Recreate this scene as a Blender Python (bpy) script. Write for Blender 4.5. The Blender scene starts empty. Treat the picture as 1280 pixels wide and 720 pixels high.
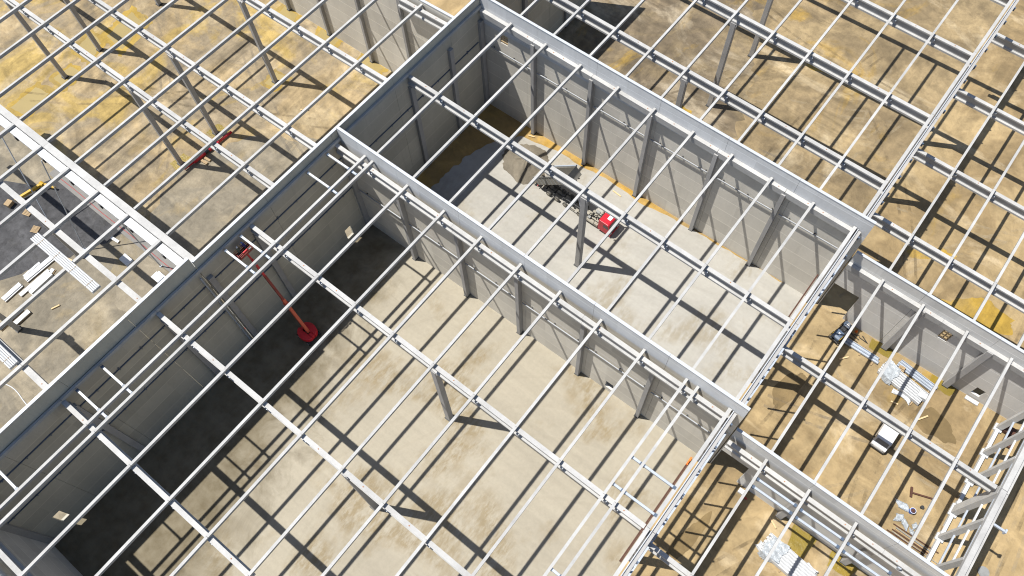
import bpy, bmesh, math, random
from mathutils import Vector, Matrix
random.seed(7)
# ---------------------------------------------------------------- scene, camera, light
K = 1.4                                   # authoring unit -> metres, applied once at the end
sc = bpy.context.scene
COL = sc.collection
M3 = Matrix(((0.78662024, -0.54319965, 0.29353489), (0.61691777, 0.71095394, -0.33757512), (-0.0253191, 0.44663031, 0.89436028)))
FPX = 993.4168
CAMH = 84.5
cd = bpy.data.cameras.new("camera"); cam = bpy.data.objects.new("camera", cd); COL.objects.link(cam)
cam.matrix_world = Matrix.Translation((0, 0, CAMH * K)) @ M3.to_4x4()
cd.sensor_width = 36; cd.lens = FPX / 1280 * 36; cd.clip_start = 1; cd.clip_end = 4000
sc.camera = cam
SUN = Vector((-0.40, -0.205, 1.0)).normalized()     # direction towards the sun
elev = math.asin(SUN.z)
w = bpy.data.worlds.new("World"); sc.world = w; w.use_nodes = True
nt = w.node_tree; nt.nodes.clear()
wo = nt.nodes.new("ShaderNodeOutputWorld"); wb = nt.nodes.new("ShaderNodeBackground"); sk = nt.nodes.new("ShaderNodeTexSky")
sk.sky_type = 'NISHITA'; sk.sun_disc = False; sk.sun_elevation = elev; sk.sun_rotation = math.atan2(SUN.x, SUN.y)
sk.air_density = 1.0; sk.dust_density = 1.0
wb.inputs['Strength'].default_value = 0.075
nt.links.new(sk.outputs[0], wb.inputs[0]); nt.links.new(wb.outputs[0], wo.inputs[0])
sl = bpy.data.lights.new("sun", 'SUN'); sl.energy = 4.7; sl.angle = math.radians(0.5); sl.color = (1.0, 0.96, 0.89)
so = bpy.data.objects.new("sun", sl); COL.objects.link(so)
so.rotation_euler = SUN.to_track_quat('Z', 'Y').to_euler()
sc.view_settings.view_transform = 'Standard'; sc.view_settings.look = 'None'
sc.view_settings.exposure = 0.62; sc.view_settings.gamma = 1.0
sc.cycles.max_bounces = 5; sc.cycles.diffuse_bounces = 2; sc.cycles.glossy_bounces = 2; sc.cycles.filter_width = 1.1

# ---------------------------------------------------------------- materials
def N(nt, typ, **kw):
    n = nt.nodes.new(typ)
    for k, v in kw.items(): setattr(n, k, v)
    return n
def base_mat(name, rough=.8, metal=0.0):
    m = bpy.data.materials.new(name); m.use_nodes = True
    b = m.node_tree.nodes['Principled BSDF']; b.inputs['Roughness'].default_value = rough; b.inputs['Metallic'].default_value = metal
    return m, m.node_tree, b
def coords(nt, scale=(1, 1, 1), rot=0.0, src='Position'):
    if src == 'Position': o = N(nt, 'ShaderNodeNewGeometry').outputs['Position']
    else: o = N(nt, 'ShaderNodeTexCoord').outputs['Object']
    mp = N(nt, 'ShaderNodeMapping'); mp.inputs['Scale'].default_value = scale; mp.inputs['Rotation'].default_value = (0, 0, rot)
    nt.links.new(o, mp.inputs[0]); return mp.outputs[0]
def noise(nt, vec, scale, detail=5, rough=.55, dist=0.0):
    n = N(nt, 'ShaderNodeTexNoise'); n.inputs['Scale'].default_value = scale; n.inputs['Detail'].default_value = detail
    n.inputs['Roughness'].default_value = rough; n.inputs['Distortion'].default_value = dist
    nt.links.new(vec, n.inputs['Vector']); return n.outputs['Fac']
def ramp(nt, fac, stops):
    r = N(nt, 'ShaderNodeValToRGB'); cr = r.color_ramp
    while len(cr.elements) < len(stops): cr.elements.new(.5)
    for e, (p, c) in zip(cr.elements, stops):
        e.position = p; e.color = (c[0], c[1], c[2], 1) if isinstance(c, tuple) else (c, c, c, 1)
    nt.links.new(fac, r.inputs[0]); return r.outputs[0]
def mix(nt, fac, a, b, blend='MIX'):
    m = N(nt, 'ShaderNodeMix', data_type='RGBA', blend_type=blend)
    for s, v in (('Factor', fac), ('A', a), ('B', b)):
        i = [q for q in m.inputs if q.name == s and (q.type == ('VALUE' if s == 'Factor' else 'RGBA'))][0]
        if isinstance(v, (int, float)): i.default_value = v
        elif isinstance(v, tuple): i.default_value = (v[0], v[1], v[2], 1)
        else: nt.links.new(v, i)
    return [q for q in m.outputs if q.type == 'RGBA'][0]
def mth(nt, op, a, b=None):
    m = N(nt, 'ShaderNodeMath', operation=op)
    for i, v in enumerate((a, b)):
        if v is None: continue
        if isinstance(v, (int, float)): m.inputs[i].default_value = v
        else: nt.links.new(v, m.inputs[i])
    return m.outputs[0]
def bump(nt, b, h, strength=.3, dist=.1):
    n = N(nt, 'ShaderNodeBump'); n.inputs['Strength'].default_value = strength; n.inputs['Distance'].default_value = dist
    nt.links.new(h, n.inputs['Height']); nt.links.new(n.outputs[0], b.inputs['Normal'])

def plain(name, col, rough=.6, metal=0.0, var=.18, scale=1.2):
    m, t, b = base_mat(name, rough, metal)
    v = coords(t)
    f = ramp(t, noise(t, v, scale, 6, .65), [(.3, 1 - var), (.7, 1 + var)])
    t.links.new(mix(t, 1.0, (col[0], col[1], col[2]), f, 'MULTIPLY'), b.inputs['Base Color'])
    return m
def concrete(name, col, stain=(.62, .58, .5), var=.14, rand=.12):
    m, t, b = base_mat(name, .85)
    v = coords(t)
    f1 = ramp(t, noise(t, v, .35, 6, .65), [(.3, 1 - var), (.7, 1 + var * .6)])
    f2 = ramp(t, noise(t, v, 5.0, 4, .7), [(.3, .9), (.75, 1.06)])
    c = mix(t, 1.0, (col[0], col[1], col[2]), f1, 'MULTIPLY'); c = mix(t, 1.0, c, f2, 'MULTIPLY')
    oi = N(t, 'ShaderNodeObjectInfo')
    c = mix(t, 1.0, c, ramp(t, oi.outputs['Random'], [(0.0, 1 - rand), (1.0, 1.0)]), 'MULTIPLY')
    st = ramp(t, noise(t, v, .9, 7, .7), [(.62, 0.0), (.78, .55)])
    c = mix(t, st, c, (col[0] * stain[0], col[1] * stain[1], col[2] * stain[2]))
    t.links.new(c, b.inputs['Base Color'])
    bump(t, b, noise(t, v, 9, 4), .15, .02)
    return m
def wallmat(name, col, joint=1.18, pitch=3.0, top=None):
    m, t, b = base_mat(name, .88)
    v = coords(t)
    f1 = ramp(t, noise(t, coords(t, (1, 1, .35)), .22, 6, .6), [(.3, .87), (.7, 1.07)])
    f2 = ramp(t, noise(t, v, 3.0, 5, .7), [(.3, .94), (.75, 1.05)])
    c = mix(t, 1.0, (col[0], col[1], col[2]), f1, 'MULTIPLY'); c = mix(t, 1.0, c, f2, 'MULTIPLY')
    g = N(t, 'ShaderNodeSeparateXYZ'); t.links.new(N(t, 'ShaderNodeNewGeometry').outputs['Position'], g.inputs[0])
    z = mth(t, 'DIVIDE', g.outputs['Z'], pitch)
    fr = mth(t, 'FRACT', z)
    line = mth(t, 'LESS_THAN', fr, .035)
    row = mth(t, 'FLOOR', z); colx = mth(t, 'FLOOR', mth(t, 'DIVIDE', mth(t, 'ADD', g.outputs['X'], g.outputs['Y']), 11.4))
    cv = N(t, 'ShaderNodeCombineXYZ'); t.links.new(row, cv.inputs[0]); t.links.new(colx, cv.inputs[1])
    wn = N(t, 'ShaderNodeTexWhiteNoise', noise_dimensions='3D'); t.links.new(cv.outputs[0], wn.inputs[0])
    c = mix(t, 1.0, c, ramp(t, wn.outputs['Value'], [(0, .90), (1, 1.06)]), 'MULTIPLY')
    c = mix(t, mth(t, 'MULTIPLY', line, .85), c, (min(1, col[0] * joint), min(1, col[1] * joint), min(1, col[2] * joint)))
    # runs of rain dirt
    dr = ramp(t, noise(t, coords(t, (1, 1, .06)), 1.3, 6, .7), [(.55, 0.0), (.75, .35)])
    c = mix(t, dr, c, (col[0] * .72, col[1] * .70, col[2] * .66))
    t.links.new(c, b.inputs['Base Color']); bump(t, b, noise(t, v, 6, 4), .12, .03)
    return m
def soil(name, a, bcol, ochre, wet, och=(.55, .68), wetr=(.60, .72), streak_rot=.62, streak=.25, fine=.3, seed=0.0, pale=None):
    """bare ground: two soils swirled together by machines, ochre clay, damp spots, pale dry sand, wheel scrapes and grain"""
    m, t, b = base_mat(name, .95)
    mpo = N(t, 'ShaderNodeNewGeometry').outputs['Position']
    ad = N(t, 'ShaderNodeVectorMath', operation='ADD'); ad.inputs[1].default_value = (seed, seed * .7, 0); t.links.new(mpo, ad.inputs[0])
    v = ad.outputs[0]
    def sm(sx, sy, r):
        mp = N(t, 'ShaderNodeMapping'); mp.inputs['Scale'].default_value = (sx, sy, 1); mp.inputs['Rotation'].default_value = (0, 0, r)
        t.links.new(v, mp.inputs[0]); return mp.outputs[0]
    if pale is None: pale = tuple(min(1, c * 1.38) for c in a)
    c = mix(t, ramp(t, noise(t, v, .05, 10, .60, 1.6), [(.44, 0.0), (.55, 1.0)]), a, bcol)
    c = mix(t, ramp(t, noise(t, sm(1, .7, streak_rot), .06, 10, .62, 1.2), [(och[0], 0.0), (och[0] + (och[1] - och[0]) * .6, .8)]), c, ochre)
    c = mix(t, ramp(t, noise(t, sm(.7, 1.2, streak_rot), .06, 10, .62, 1.6), [(.54, 0.0), (.65, .7)]), c, pale)
    c = mix(t, ramp(t, noise(t, v, .04, 10, .66, 1.8), [(wetr[0], 0.0), (wetr[1], .75)]), c, wet)
    sw = noise(t, v, .09, 9, .58, 2.0)
    c = mix(t, 1.0, c, ramp(t, sw, [(.34, 1 - streak * .8), (.5, 1.0), (.64, 1 + streak * .7)]), 'MULTIPLY')
    s1 = noise(t, sm(.45, .05, streak_rot), 1.0, 9, .62, .5); s2 = noise(t, sm(.05, .5, streak_rot + .7), 1.0, 9, .62, .6)
    msk = noise(t, v, .035, 3, .5, .8)
    c = mix(t, ramp(t, msk, [(.48, 0.0), (.60, .9)]), c, mix(t, 1.0, c, ramp(t, s1, [(.34, 1 - streak), (.5, 1.0), (.66, 1 + streak)]), 'MULTIPLY'))
    c = mix(t, ramp(t, msk, [(.36, .9), (.46, 0.0)]), c, mix(t, 1.0, c, ramp(t, s2, [(.34, 1 - streak), (.5, 1.0), (.66, 1 + streak)]), 'MULTIPLY'))
    c = mix(t, 1.0, c, ramp(t, noise(t, v, .7, 10, .74, .3), [(.28, 1 - fine), (.5, 1.0), (.72, 1 + fine * .8)]), 'MULTIPLY')
    t.links.new(c, b.inputs['Base Color'])
    bump(t, b, noise(t, v, .7, 10, .75), .5, .3)
    return m
def floormat(name, col, stain, wet, dirt_shade=None):
    m, t, b = base_mat(name, .9)
    v = coords(t)
    c = mix(t, 1.0, (col[0], col[1], col[2]), ramp(t, noise(t, v, .06, 7, .6, .6), [(.3, .90), (.7, 1.07)]), 'MULTIPLY')
    # patches of earth carried in, each made of many small marks
    blob = ramp(t, noise(t, v, .07, 4, .55, .4), [(.50, 0.0), (.60, 1.0)])
    marks = ramp(t, noise(t, coords(t, (1, .35, 1), .7), .75, 9, .75), [(.40, 0.0), (.56, .85)])
    c = mix(t, mth(t, 'MULTIPLY', blob, marks), c, stain)
    if dirt_shade:      # earth stain plus painted wall shade along one side, edge broken by noise
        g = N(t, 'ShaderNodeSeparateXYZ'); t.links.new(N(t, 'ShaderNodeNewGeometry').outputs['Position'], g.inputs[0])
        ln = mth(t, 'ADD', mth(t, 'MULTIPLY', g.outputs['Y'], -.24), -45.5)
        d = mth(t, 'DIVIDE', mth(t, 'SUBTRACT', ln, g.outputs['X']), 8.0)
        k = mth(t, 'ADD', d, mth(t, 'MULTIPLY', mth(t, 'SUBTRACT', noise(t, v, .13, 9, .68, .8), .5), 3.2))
        c = mix(t, ramp(t, k, [(.0, 0.0), (.55, .55), (1.0, .95)]), c, mix(t, ramp(t, noise(t, v, .4, 9, .72), [(.4, 0.0), (.62, 1.0)]), dirt_shade[0], dirt_shade[1]))
    sw = noise(t, coords(t, (.05, .7, 1), .35), 1.0, 6, .6, .4)
    c = mix(t, 1.0, c, ramp(t, sw, [(.35, .95), (.65, 1.04)]), 'MULTIPLY')
    wv = N(t, 'ShaderNodeTexWave', wave_type='RINGS', rings_direction='Z'); wv.inputs['Scale'].default_value = .07; wv.inputs['Distortion'].default_value = 3.5; wv.inputs['Detail'].default_value = 3; wv.inputs['Detail Scale'].default_value = .6
    t.links.new(coords(t, (1, 1, 1)), wv.inputs['Vector'])
    c = mix(t, ramp(t, wv.outputs['Fac'], [(.955, 0.0), (.985, .10)]), c, wet)
    c = mix(t, 1.0, c, ramp(t, noise(t, v, 1.6, 8, .75), [(.3, .92), (.7, 1.06)]), 'MULTIPLY')
    t.links.new(c, b.inputs['Base Color']); bump(t, b, noise(t, v, 2.0, 7, .7), .15, .05)
    return m

MT = {}
MT['beam'] = concrete('pale_concrete', (.43, .428, .42), var=.18, rand=.12)
MT['purlin'] = concrete('purlin_concrete', (.42, .42, .415), var=.18, rand=.14)
MT['column'] = concrete('column_concrete', (.36, .355, .35))
MT['wall'] = wallmat('wall_concrete', (.60, .57, .505), 1.3)
MT['wall_up'] = wallmat('upper_wall_concrete', (.60, .61, .62), 1.2)
MT['wall_grey'] = wallmat('grey_wall_concrete', (.60, .59, .565), 1.3)
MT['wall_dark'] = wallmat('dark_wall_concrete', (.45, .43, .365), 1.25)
MT['cap'] = plain('coping_metal', (.42, .44, .47), .45, .0, .06)
MT['steel'] = plain('galvanised_steel', (.36, .40, .46), .5, .1, .1)
MT['grey_steel'] = plain('grey_steel', (.30, .31, .33), .6, 0, .1)
MT['white'] = plain('white_sheet', (.50, .515, .53), .5, 0, .05)
MT['film'] = plain('plastic_film', (.34, .37, .40), .35, 0, .3, 2.5)
MT['red'] = plain('red_paint', (.42, .010, .024), .35, 0, .08)
MT['lift_red'] = plain('lift_red_paint', (.62, .018, .03), .4, 0, .1)
MT['lift_orange'] = plain('faded_red_paint', (.66, .12, .06), .5, 0, .12)
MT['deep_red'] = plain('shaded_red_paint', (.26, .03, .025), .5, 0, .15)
MT['dusty_tyre'] = plain('dusty_tyre', (.085, .08, .072), .9, 0, .25, 3)
MT['dark'] = plain('dark_steel', (.035, .037, .04), .5, .2, .2)
MT['strip'] = concrete('strip_concrete', (.20, .195, .185))
MT['facade'] = concrete('facade_concrete', (.50, .50, .49))
MT['rubber'] = plain('rubber', (.022, .022, .022), .85)
MT['grey'] = plain('grey_paint', (.22, .225, .22), .5)
MT['bodyg'] = plain('dump_body_steel', (.21, .20, .175), .55, .1, .15)
MT['beige'] = plain('dusty_steel', (.27, .25, .205), .7, 0, .35, 3)
MT['windscreen'] = plain('windscreen_glass', (.16, .17, .18), .25, 0, .05)
MT['glass'] = plain('dark_glass', (.02, .025, .03), .08)
MT['vanw'] = plain('white_paint', (.60, .61, .62), .35, 0, .03)
MT['yellow'] = plain('yellow_paint', (.46, .28, .02), .45)
MT['blue'] = plain('blue_plastic', (.02, .10, .42), .5)
MT['bluegrey'] = plain('blue_grey_paint', (.07, .10, .15), .4)
MT['wood'] = plain('timber', (.30, .215, .12), .8, 0, .25, 4)
MT['pale_wood'] = plain('pale_timber', (.55, .40, .22), .8, 0, .15, 4)
MT['rust'] = plain('rusty_steel', (.075, .032, .02), .85, .1, .35, 3)
MT['skin'] = plain('skin', (.45, .27, .19), .6)
MT['trouser'] = plain('work_trousers', (.03, .04, .07), .9)
MT['hivis'] = plain('dark_blue_jacket', (.05, .06, .22), .8)
MT['jacket'] = plain('grey_green_jacket', (.12, .14, .10), .8)
MT['helmet'] = plain('white_helmet', (.82, .82, .80), .35)
MT['helmetb'] = plain('blue_helmet', (.12, .2, .55), .35)
MT['redhose'] = plain('red_hose', (.36, .02, .025), .6)
MT['orange'] = plain('orange_plastic', (.75, .16, .02), .5)
MT['pile'] = soil('sand_pile', (.15, .13, .098), (.132, .115, .088), (.15, .127, .09), (.10, .087, .065), streak=.05, fine=.3)

# ---------------------------------------------------------------- geometry helpers
class MB:
    def __init__(s): s.v = []; s.f = []; s.mi = []
    def add(s, vs, fs, mi=0):
        o = len(s.v); s.v += [tuple(p) for p in vs]; s.f += [tuple(i + o for i in f) for f in fs]; s.mi += [mi] * len(fs); return s
    def hexa(s, p, mi=0):       # 8 corners: bottom 4 ccw, top 4 ccw
        return s.add(p, [(3, 2, 1, 0), (4, 5, 6, 7), (0, 1, 5, 4), (1, 2, 6, 5), (2, 3, 7, 6), (3, 0, 4, 7)], mi)
    def box(s, x0, x1, y0, y1, z0, z1, mi=0):
        return s.hexa([(x0, y0, z0), (x1, y0, z0), (x1, y1, z0), (x0, y1, z0), (x0, y0, z1), (x1, y0, z1), (x1, y1, z1), (x0, y1, z1)], mi)
    def obox(s, c, sz, M=None, mi=0):
        M = M or Matrix.Identity(3); c = Vector(c); a, b, d = [q / 2 for q in sz]
        ps = [(-a, -b, -d), (a, -b, -d), (a, b, -d), (-a, b, -d), (-a, -b, d), (a, -b, d), (a, b, d), (-a, b, d)]
        return s.hexa([c + M @ Vector(p) for p in ps], mi)
    def bar(s, p0, p1, wd, ht, mi=0, up=(0, 0, 1)):
        p0 = Vector(p0); p1 = Vector(p1); d = (p1 - p0).normalized(); u = Vector(up)
        if abs(d.dot(u)) > .99: u = Vector((1, 0, 0))
        r = d.cross(u).normalized() * wd / 2; u = r.cross(d).normalized() * ht / 2
        return s.hexa([p0 + r - u, p1 + r - u, p1 - r - u, p0 - r - u, p0 + r + u, p1 + r + u, p1 - r + u, p0 - r + u], mi)
    def cyl(s, p0, p1, r0, r1=None, n=14, mi=0):
        r1 = r0 if r1 is None else r1
        p0 = Vector(p0); p1 = Vector(p1); d = (p1 - p0).normalized()
        a = d.orthogonal().normalized(); b = d.cross(a)
        vs = []
        for p, r in ((p0, r0), (p1, r1)):
            for i in range(n):
                t = 2 * math.pi * i / n; vs.append(p + (a * math.cos(t) + b * math.sin(t)) * r)
        fs = [(i, (i + 1) % n, n + (i + 1) % n, n + i) for i in range(n)] + [tuple(reversed(range(n))), tuple(range(n, 2 * n))]
        return s.add(vs, fs, mi)
    def tube(s, pts, r, n=8, mi=0):
        pts = [Vector(p) for p in pts]
        for a, b in zip(pts, pts[1:]):
            if (b - a).length > 1e-4: s.cyl(a, b, r, r, n, mi)
        return s
    def prism(s, poly, f, a0, a1, mi=0):      # 2-D profile swept between a0 and a1 by f(u,v,a)
        n = len(poly); vs = [f(u, v, a0) for u, v in poly] + [f(u, v, a1) for u, v in poly]
        fs = [(i, (i + 1) % n, n + (i + 1) % n, n + i) for i in range(n)] + [tuple(reversed(range(n))), tuple(range(n, 2 * n))]
        return s.add(vs, fs, mi)
    def build(s, name, mats, parent=None, loc=(0, 0, 0), bevel=0, smooth=False):
        me = bpy.data.meshes.new(name); L = Vector(loc)
        me.from_pydata([tuple(Vector(p) - L) for p in s.v], [], s.f)
        if not isinstance(mats, (list, tuple)): mats = [mats]
        for m in mats: me.materials.append(m)
        for p, i in zip(me.polygons, s.mi): p.material_index = i; p.use_smooth = smooth
        bm = bmesh.new(); bm.from_mesh(me); bmesh.ops.recalc_face_normals(bm, faces=bm.faces); bm.to_mesh(me); bm.free()
        o = bpy.data.objects.new(name, me); COL.objects.link(o); o.location = loc
        if parent is not None: o.parent = parent
        if bevel:
            b = o.modifiers.new('bevel', 'BEVEL'); b.width = bevel; b.segments = 2; b.limit_method = 'ANGLE'
        return o
def tag(o, label=None, cat=None, group=None, kind=None):
    if label: o['label'] = label
    if cat: o['category'] = cat
    if group: o['group'] = group
    if kind: o['kind'] = kind
    return o
def empty(name, loc, label, cat, group=None, rz=0):
    o = bpy.data.objects.new(name, None); COL.objects.link(o); o.location = loc; o.rotation_euler = (0, 0, rz); o.empty_display_size = .5
    return tag(o, label, cat, group)
def struct(name, mb, m, loc=(0, 0, 0)): return tag(mb.build(name, m, None, loc), kind='structure')
def copy_tree(o, parent=None):
    c = o.copy(); COL.objects.link(c); c.parent = parent
    for ch in list(o.children): copy_tree(ch, c)
    return c
def pix(P):
    q = M3.transposed() @ (Vector(P) - Vector((0, 0, CAMH)))
    return 640 + FPX * q.x / -q.z, 360 - FPX * q.y / -q.z
def seen(p0, p1, mg=12, n=24):
    for i in range(n + 1):
        x, y = pix(Vector(p0).lerp(Vector(p1), i / n))
        if -mg < x < 1280 + mg and -mg < y < 720 + mg: return True
    return False
ORD = ['first', 'second', 'third', 'fourth', 'fifth', 'sixth', 'seventh', 'eighth', 'ninth', 'tenth', 'eleventh', 'twelfth', 'thirteenth']

# ---------------------------------------------------------------- levels and grid
def zr(x): return 16.0 - .028 * min(x, .9)              # roof plane of the two halls and the far hall
def zl(x): return 17.3 + .033 * (x + 48)                # roof plane left of the long wall
def zs(x): return 10.95 - .035 * x                      # lower roof on the right
def ztop(x): return 17.75 - .022 * x                    # parapet of the tall walls
def zxt(x): return 12.35 - .03 * x                      # parapet of the low walls
LX0, LX1 = -47.80, -47.55                               # the long wall
YA0, YA1 = 51.90, 52.15                                 # far wall
YM0, YM1 = 28.30, 28.55                                 # dividing wall
XE = .72
PD = .42                                                # purlin depth

# ---------------------------------------------------------------- ground
def sheet(name, poly, z, m, th=0.0):
    mb = MB(); n = len(poly)
    if th:
        mb.add([(x, y, z - th) for x, y in poly] + [(x, y, z) for x, y in poly],
               [tuple(range(n, 2 * n))] + [(i, (i + 1) % n, n + (i + 1) % n, n + i) for i in range(n)])
    else: mb.add([(x, y, z) for x, y in poly], [tuple(range(n))])
    return struct(name, mb, m)
def wob(pts, amp, step, rnd):
    out = []
    for (x0, y0), (x1, y1) in zip(pts, pts[1:]):
        L = math.hypot(x1 - x0, y1 - y0); k = max(1, int(L / step)); nx, ny = -(y1 - y0) / L, (x1 - x0) / L
        for i in range(k):
            t = i / k; d = rnd.uniform(-amp, amp) if i else rnd.uniform(-amp, amp) * .5
            out.append((x0 + (x1 - x0) * t + nx * d, y0 + (y1 - y0) * t + ny * d))
    out.append(pts[-1]); return out
def blobpoly(cx, cy, rx, ry, n, rnd, amp=.22, rot=0.0):
    out = []; ph = [rnd.uniform(0, 6.28) for _ in range(4)]
    for i in range(n):
        t = 2 * math.pi * i / n
        r = 1 + amp * (math.sin(2 * t + ph[0]) * .5 + math.sin(3 * t + ph[1]) * .4 + math.sin(7 * t + ph[2]) * .22) + rnd.uniform(-.05, .05)
        u, v = rx * r * math.cos(t), ry * r * math.sin(t)
        out.append((cx + u * math.cos(rot) - v * math.sin(rot), cy + u * math.sin(rot) + v * math.cos(rot)))
    return out
R = random.Random(3)
sand = soil('sandy_soil', (.29, .215, .112), (.215, .155, .078), (.29, .19, .045), (.14, .10, .047), och=(.62, .80), wetr=(.60, .74), streak=.26, fine=.24, pale=(.42, .335, .21))
outer = soil('outer_sand', (.34, .25, .13), (.29, .21, .105), (.31, .215, .075), (.24, .172, .085), och=(.60, .8), wetr=(.64, .82), streak=.16, fine=.18, seed=31)
north = soil('brown_soil', (.19, .145, .082), (.135, .105, .067), (.27, .175, .035), (.10, .077, .044), och=(.55, .70), streak=.34, fine=.34, seed=57, pale=(.31, .26, .185))
faryard = soil('trodden_sand', (.26, .195, .105), (.19, .142, .078), (.29, .185, .04), (.13, .097, .053), och=(.57, .74), streak=.34, fine=.3, seed=140, pale=(.38, .31, .20))
clay = soil('yellow_clay', (.27, .205, .115), (.205, .165, .108), (.30, .212, .062), (.15, .125, .08), och=(.51, .66), streak=.34, fine=.34, seed=91, pale=(.36, .29, .18))
grit = soil('grey_grit', (.205, .175, .125), (.165, .145, .11), (.23, .18, .10), (.12, .105, .08), och=(.60, .75), streak=.18, fine=.3, seed=13)
asphalt = soil('dark_gravel', (.052, .052, .055), (.043, .043, .046), (.058, .056, .054), (.034, .034, .036), streak=.12, fine=.6, seed=5)
mud = soil('ochre_mud', (.34, .225, .075), (.28, .19, .075), (.38, .25, .07), (.21, .14, .06), streak=.1, fine=.2, seed=77)
yel = soil('yellow_water', (.285, .215, .078), (.265, .2, .075), (.295, .215, .065), (.23, .175, .07), streak=.05, fine=.06, seed=22)
olive = soil('olive_clay_water', (.20, .145, .022), (.18, .133, .025), (.235, .16, .02), (.14, .105, .025), streak=.05, fine=.1, seed=44)
yel = plain('yellow_water', (.275, .212, .085), .35, 0, .07, .15)
yring = soil('yellow_silt', (.28, .19, .04), (.25, .18, .06), (.30, .20, .03), (.20, .15, .05), streak=.15, fine=.25, seed=29)
olive.node_tree.nodes['Principled BSDF'].inputs['Roughness'].default_value = .3
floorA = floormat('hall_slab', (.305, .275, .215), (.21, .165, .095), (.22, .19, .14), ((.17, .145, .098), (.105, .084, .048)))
floorB = floormat('truck_hall_slab', (.325, .312, .28), (.25, .22, .165), (.22, .20, .17))
slurry = floormat('fresh_slab', (.32, .32, .315), (.26, .25, .23), (.22, .22, .22))

sheet('ground', [(-900, -900), (900, -900), (900, 900), (-900, 900)], 0, outer)
sheet('right_yard_ground', [(.9, -60), (24.1, -60), (24.1, 51.9), (.9, 51.9)], .006, sand)
sheet('far_right_yard_ground', [(.9, 52.1), (90, 52.1), (90, 160), (.9, 160)], .006, sand)
sheet('far_yard_ground', [(-47.6, 52.1), (.9, 52.1), (.9, 160), (-47.6, 160)], .006, north)
sheet('trodden_ground', wob([(-24, 52.2), (-23, 57), (-19, 62), (-18.5, 70), (-22, 78), (-26, 86), (-31, 100)], 1.2, 1.0, R) + [(-31, 160), (.9, 160), (.9, 52.2)], .010, faryard)
sheet('left_yard_ground', [(-150, 9.3), (-47.7, 9.3), (-47.7, 48.1), (-150, 48.1)], .006, clay)
sheet('lower_left_yard_ground', [(-150, -70), (-47.7, -70), (-47.7, 9.3), (-150, 9.3)], .006, grit)
gp = wob([(-76.5, -3.0), (-74.6, .4), (-72.5, 4.0), (-71.0, 8.6)], .35, .7, R)
sheet('gravel_ground', [(-150, -30), (-84, -14), (-79, -7)] + gp + [(-72.5, 9.0), (-84.5, 9.0), (-86, 6), (-90, 4), (-150, 2)], .012, asphalt)
# left yard: greyer grit towards the long wall
sheet('grit_ground', wob([(-67, 9.6), (-71, 14), (-73, 20), (-70, 27), (-63, 33), (-58, 40), (-50, 44), (-47.8, 44)], .8, 1.2, R) + [(-47.8, 9.6)], .010, grit)
# hall slabs
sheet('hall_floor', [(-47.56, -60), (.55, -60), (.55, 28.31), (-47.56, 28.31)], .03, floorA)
edge = wob([(-44.9, 28.6), (-45.0, 34.5), (-44.6, 37.5), (-44.5, 40.6), (-44.2, 43.2), (-43.3, 46.4), (-42.0, 48.4), (-40.4, 50.2)], .28, .5, R)
edge2 = wob([(-40.4, 50.2), (-37.5, 50.6), (-35.4, 51.1), (-31.5, 51.0), (-27, 51.35), (-22.5, 50.9), (-19.5, 51.3), (-14, 51.55), (-5, 51.85), (.5, 51.8)], .14, .8, R)
sheet('hall_mud', [(-47.56, 28.54), (.5, 28.54), (.5, 51.92), (-47.56, 51.92)], .010, mud)
sheet('wall_foot_ground', wob([(-41, 51.92), (-41, 50.3)], .1, .6, R) + [(-39.6, 49.6), (.5, 50.0), (.5, 51.92)], .016, soil('orange_sand', (.31, .195, .05), (.27, .185, .075), (.33, .195, .03), (.22, .145, .05), streak=.1, fine=.25, seed=3))
sheet('truck_hall_floor', edge + edge2[1:] + [(.55, 28.52), (-30, 28.52)], .10, floorB, .085)
e3 = wob([(-40.2, 50.0), (-40.6, 46.0), (-40.3, 40), (-40.8, 34), (-40.4, 28.6)], .25, .8, R)
sheet('new_slab_floor', edge + e3[1:], .106, slurry)
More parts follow.
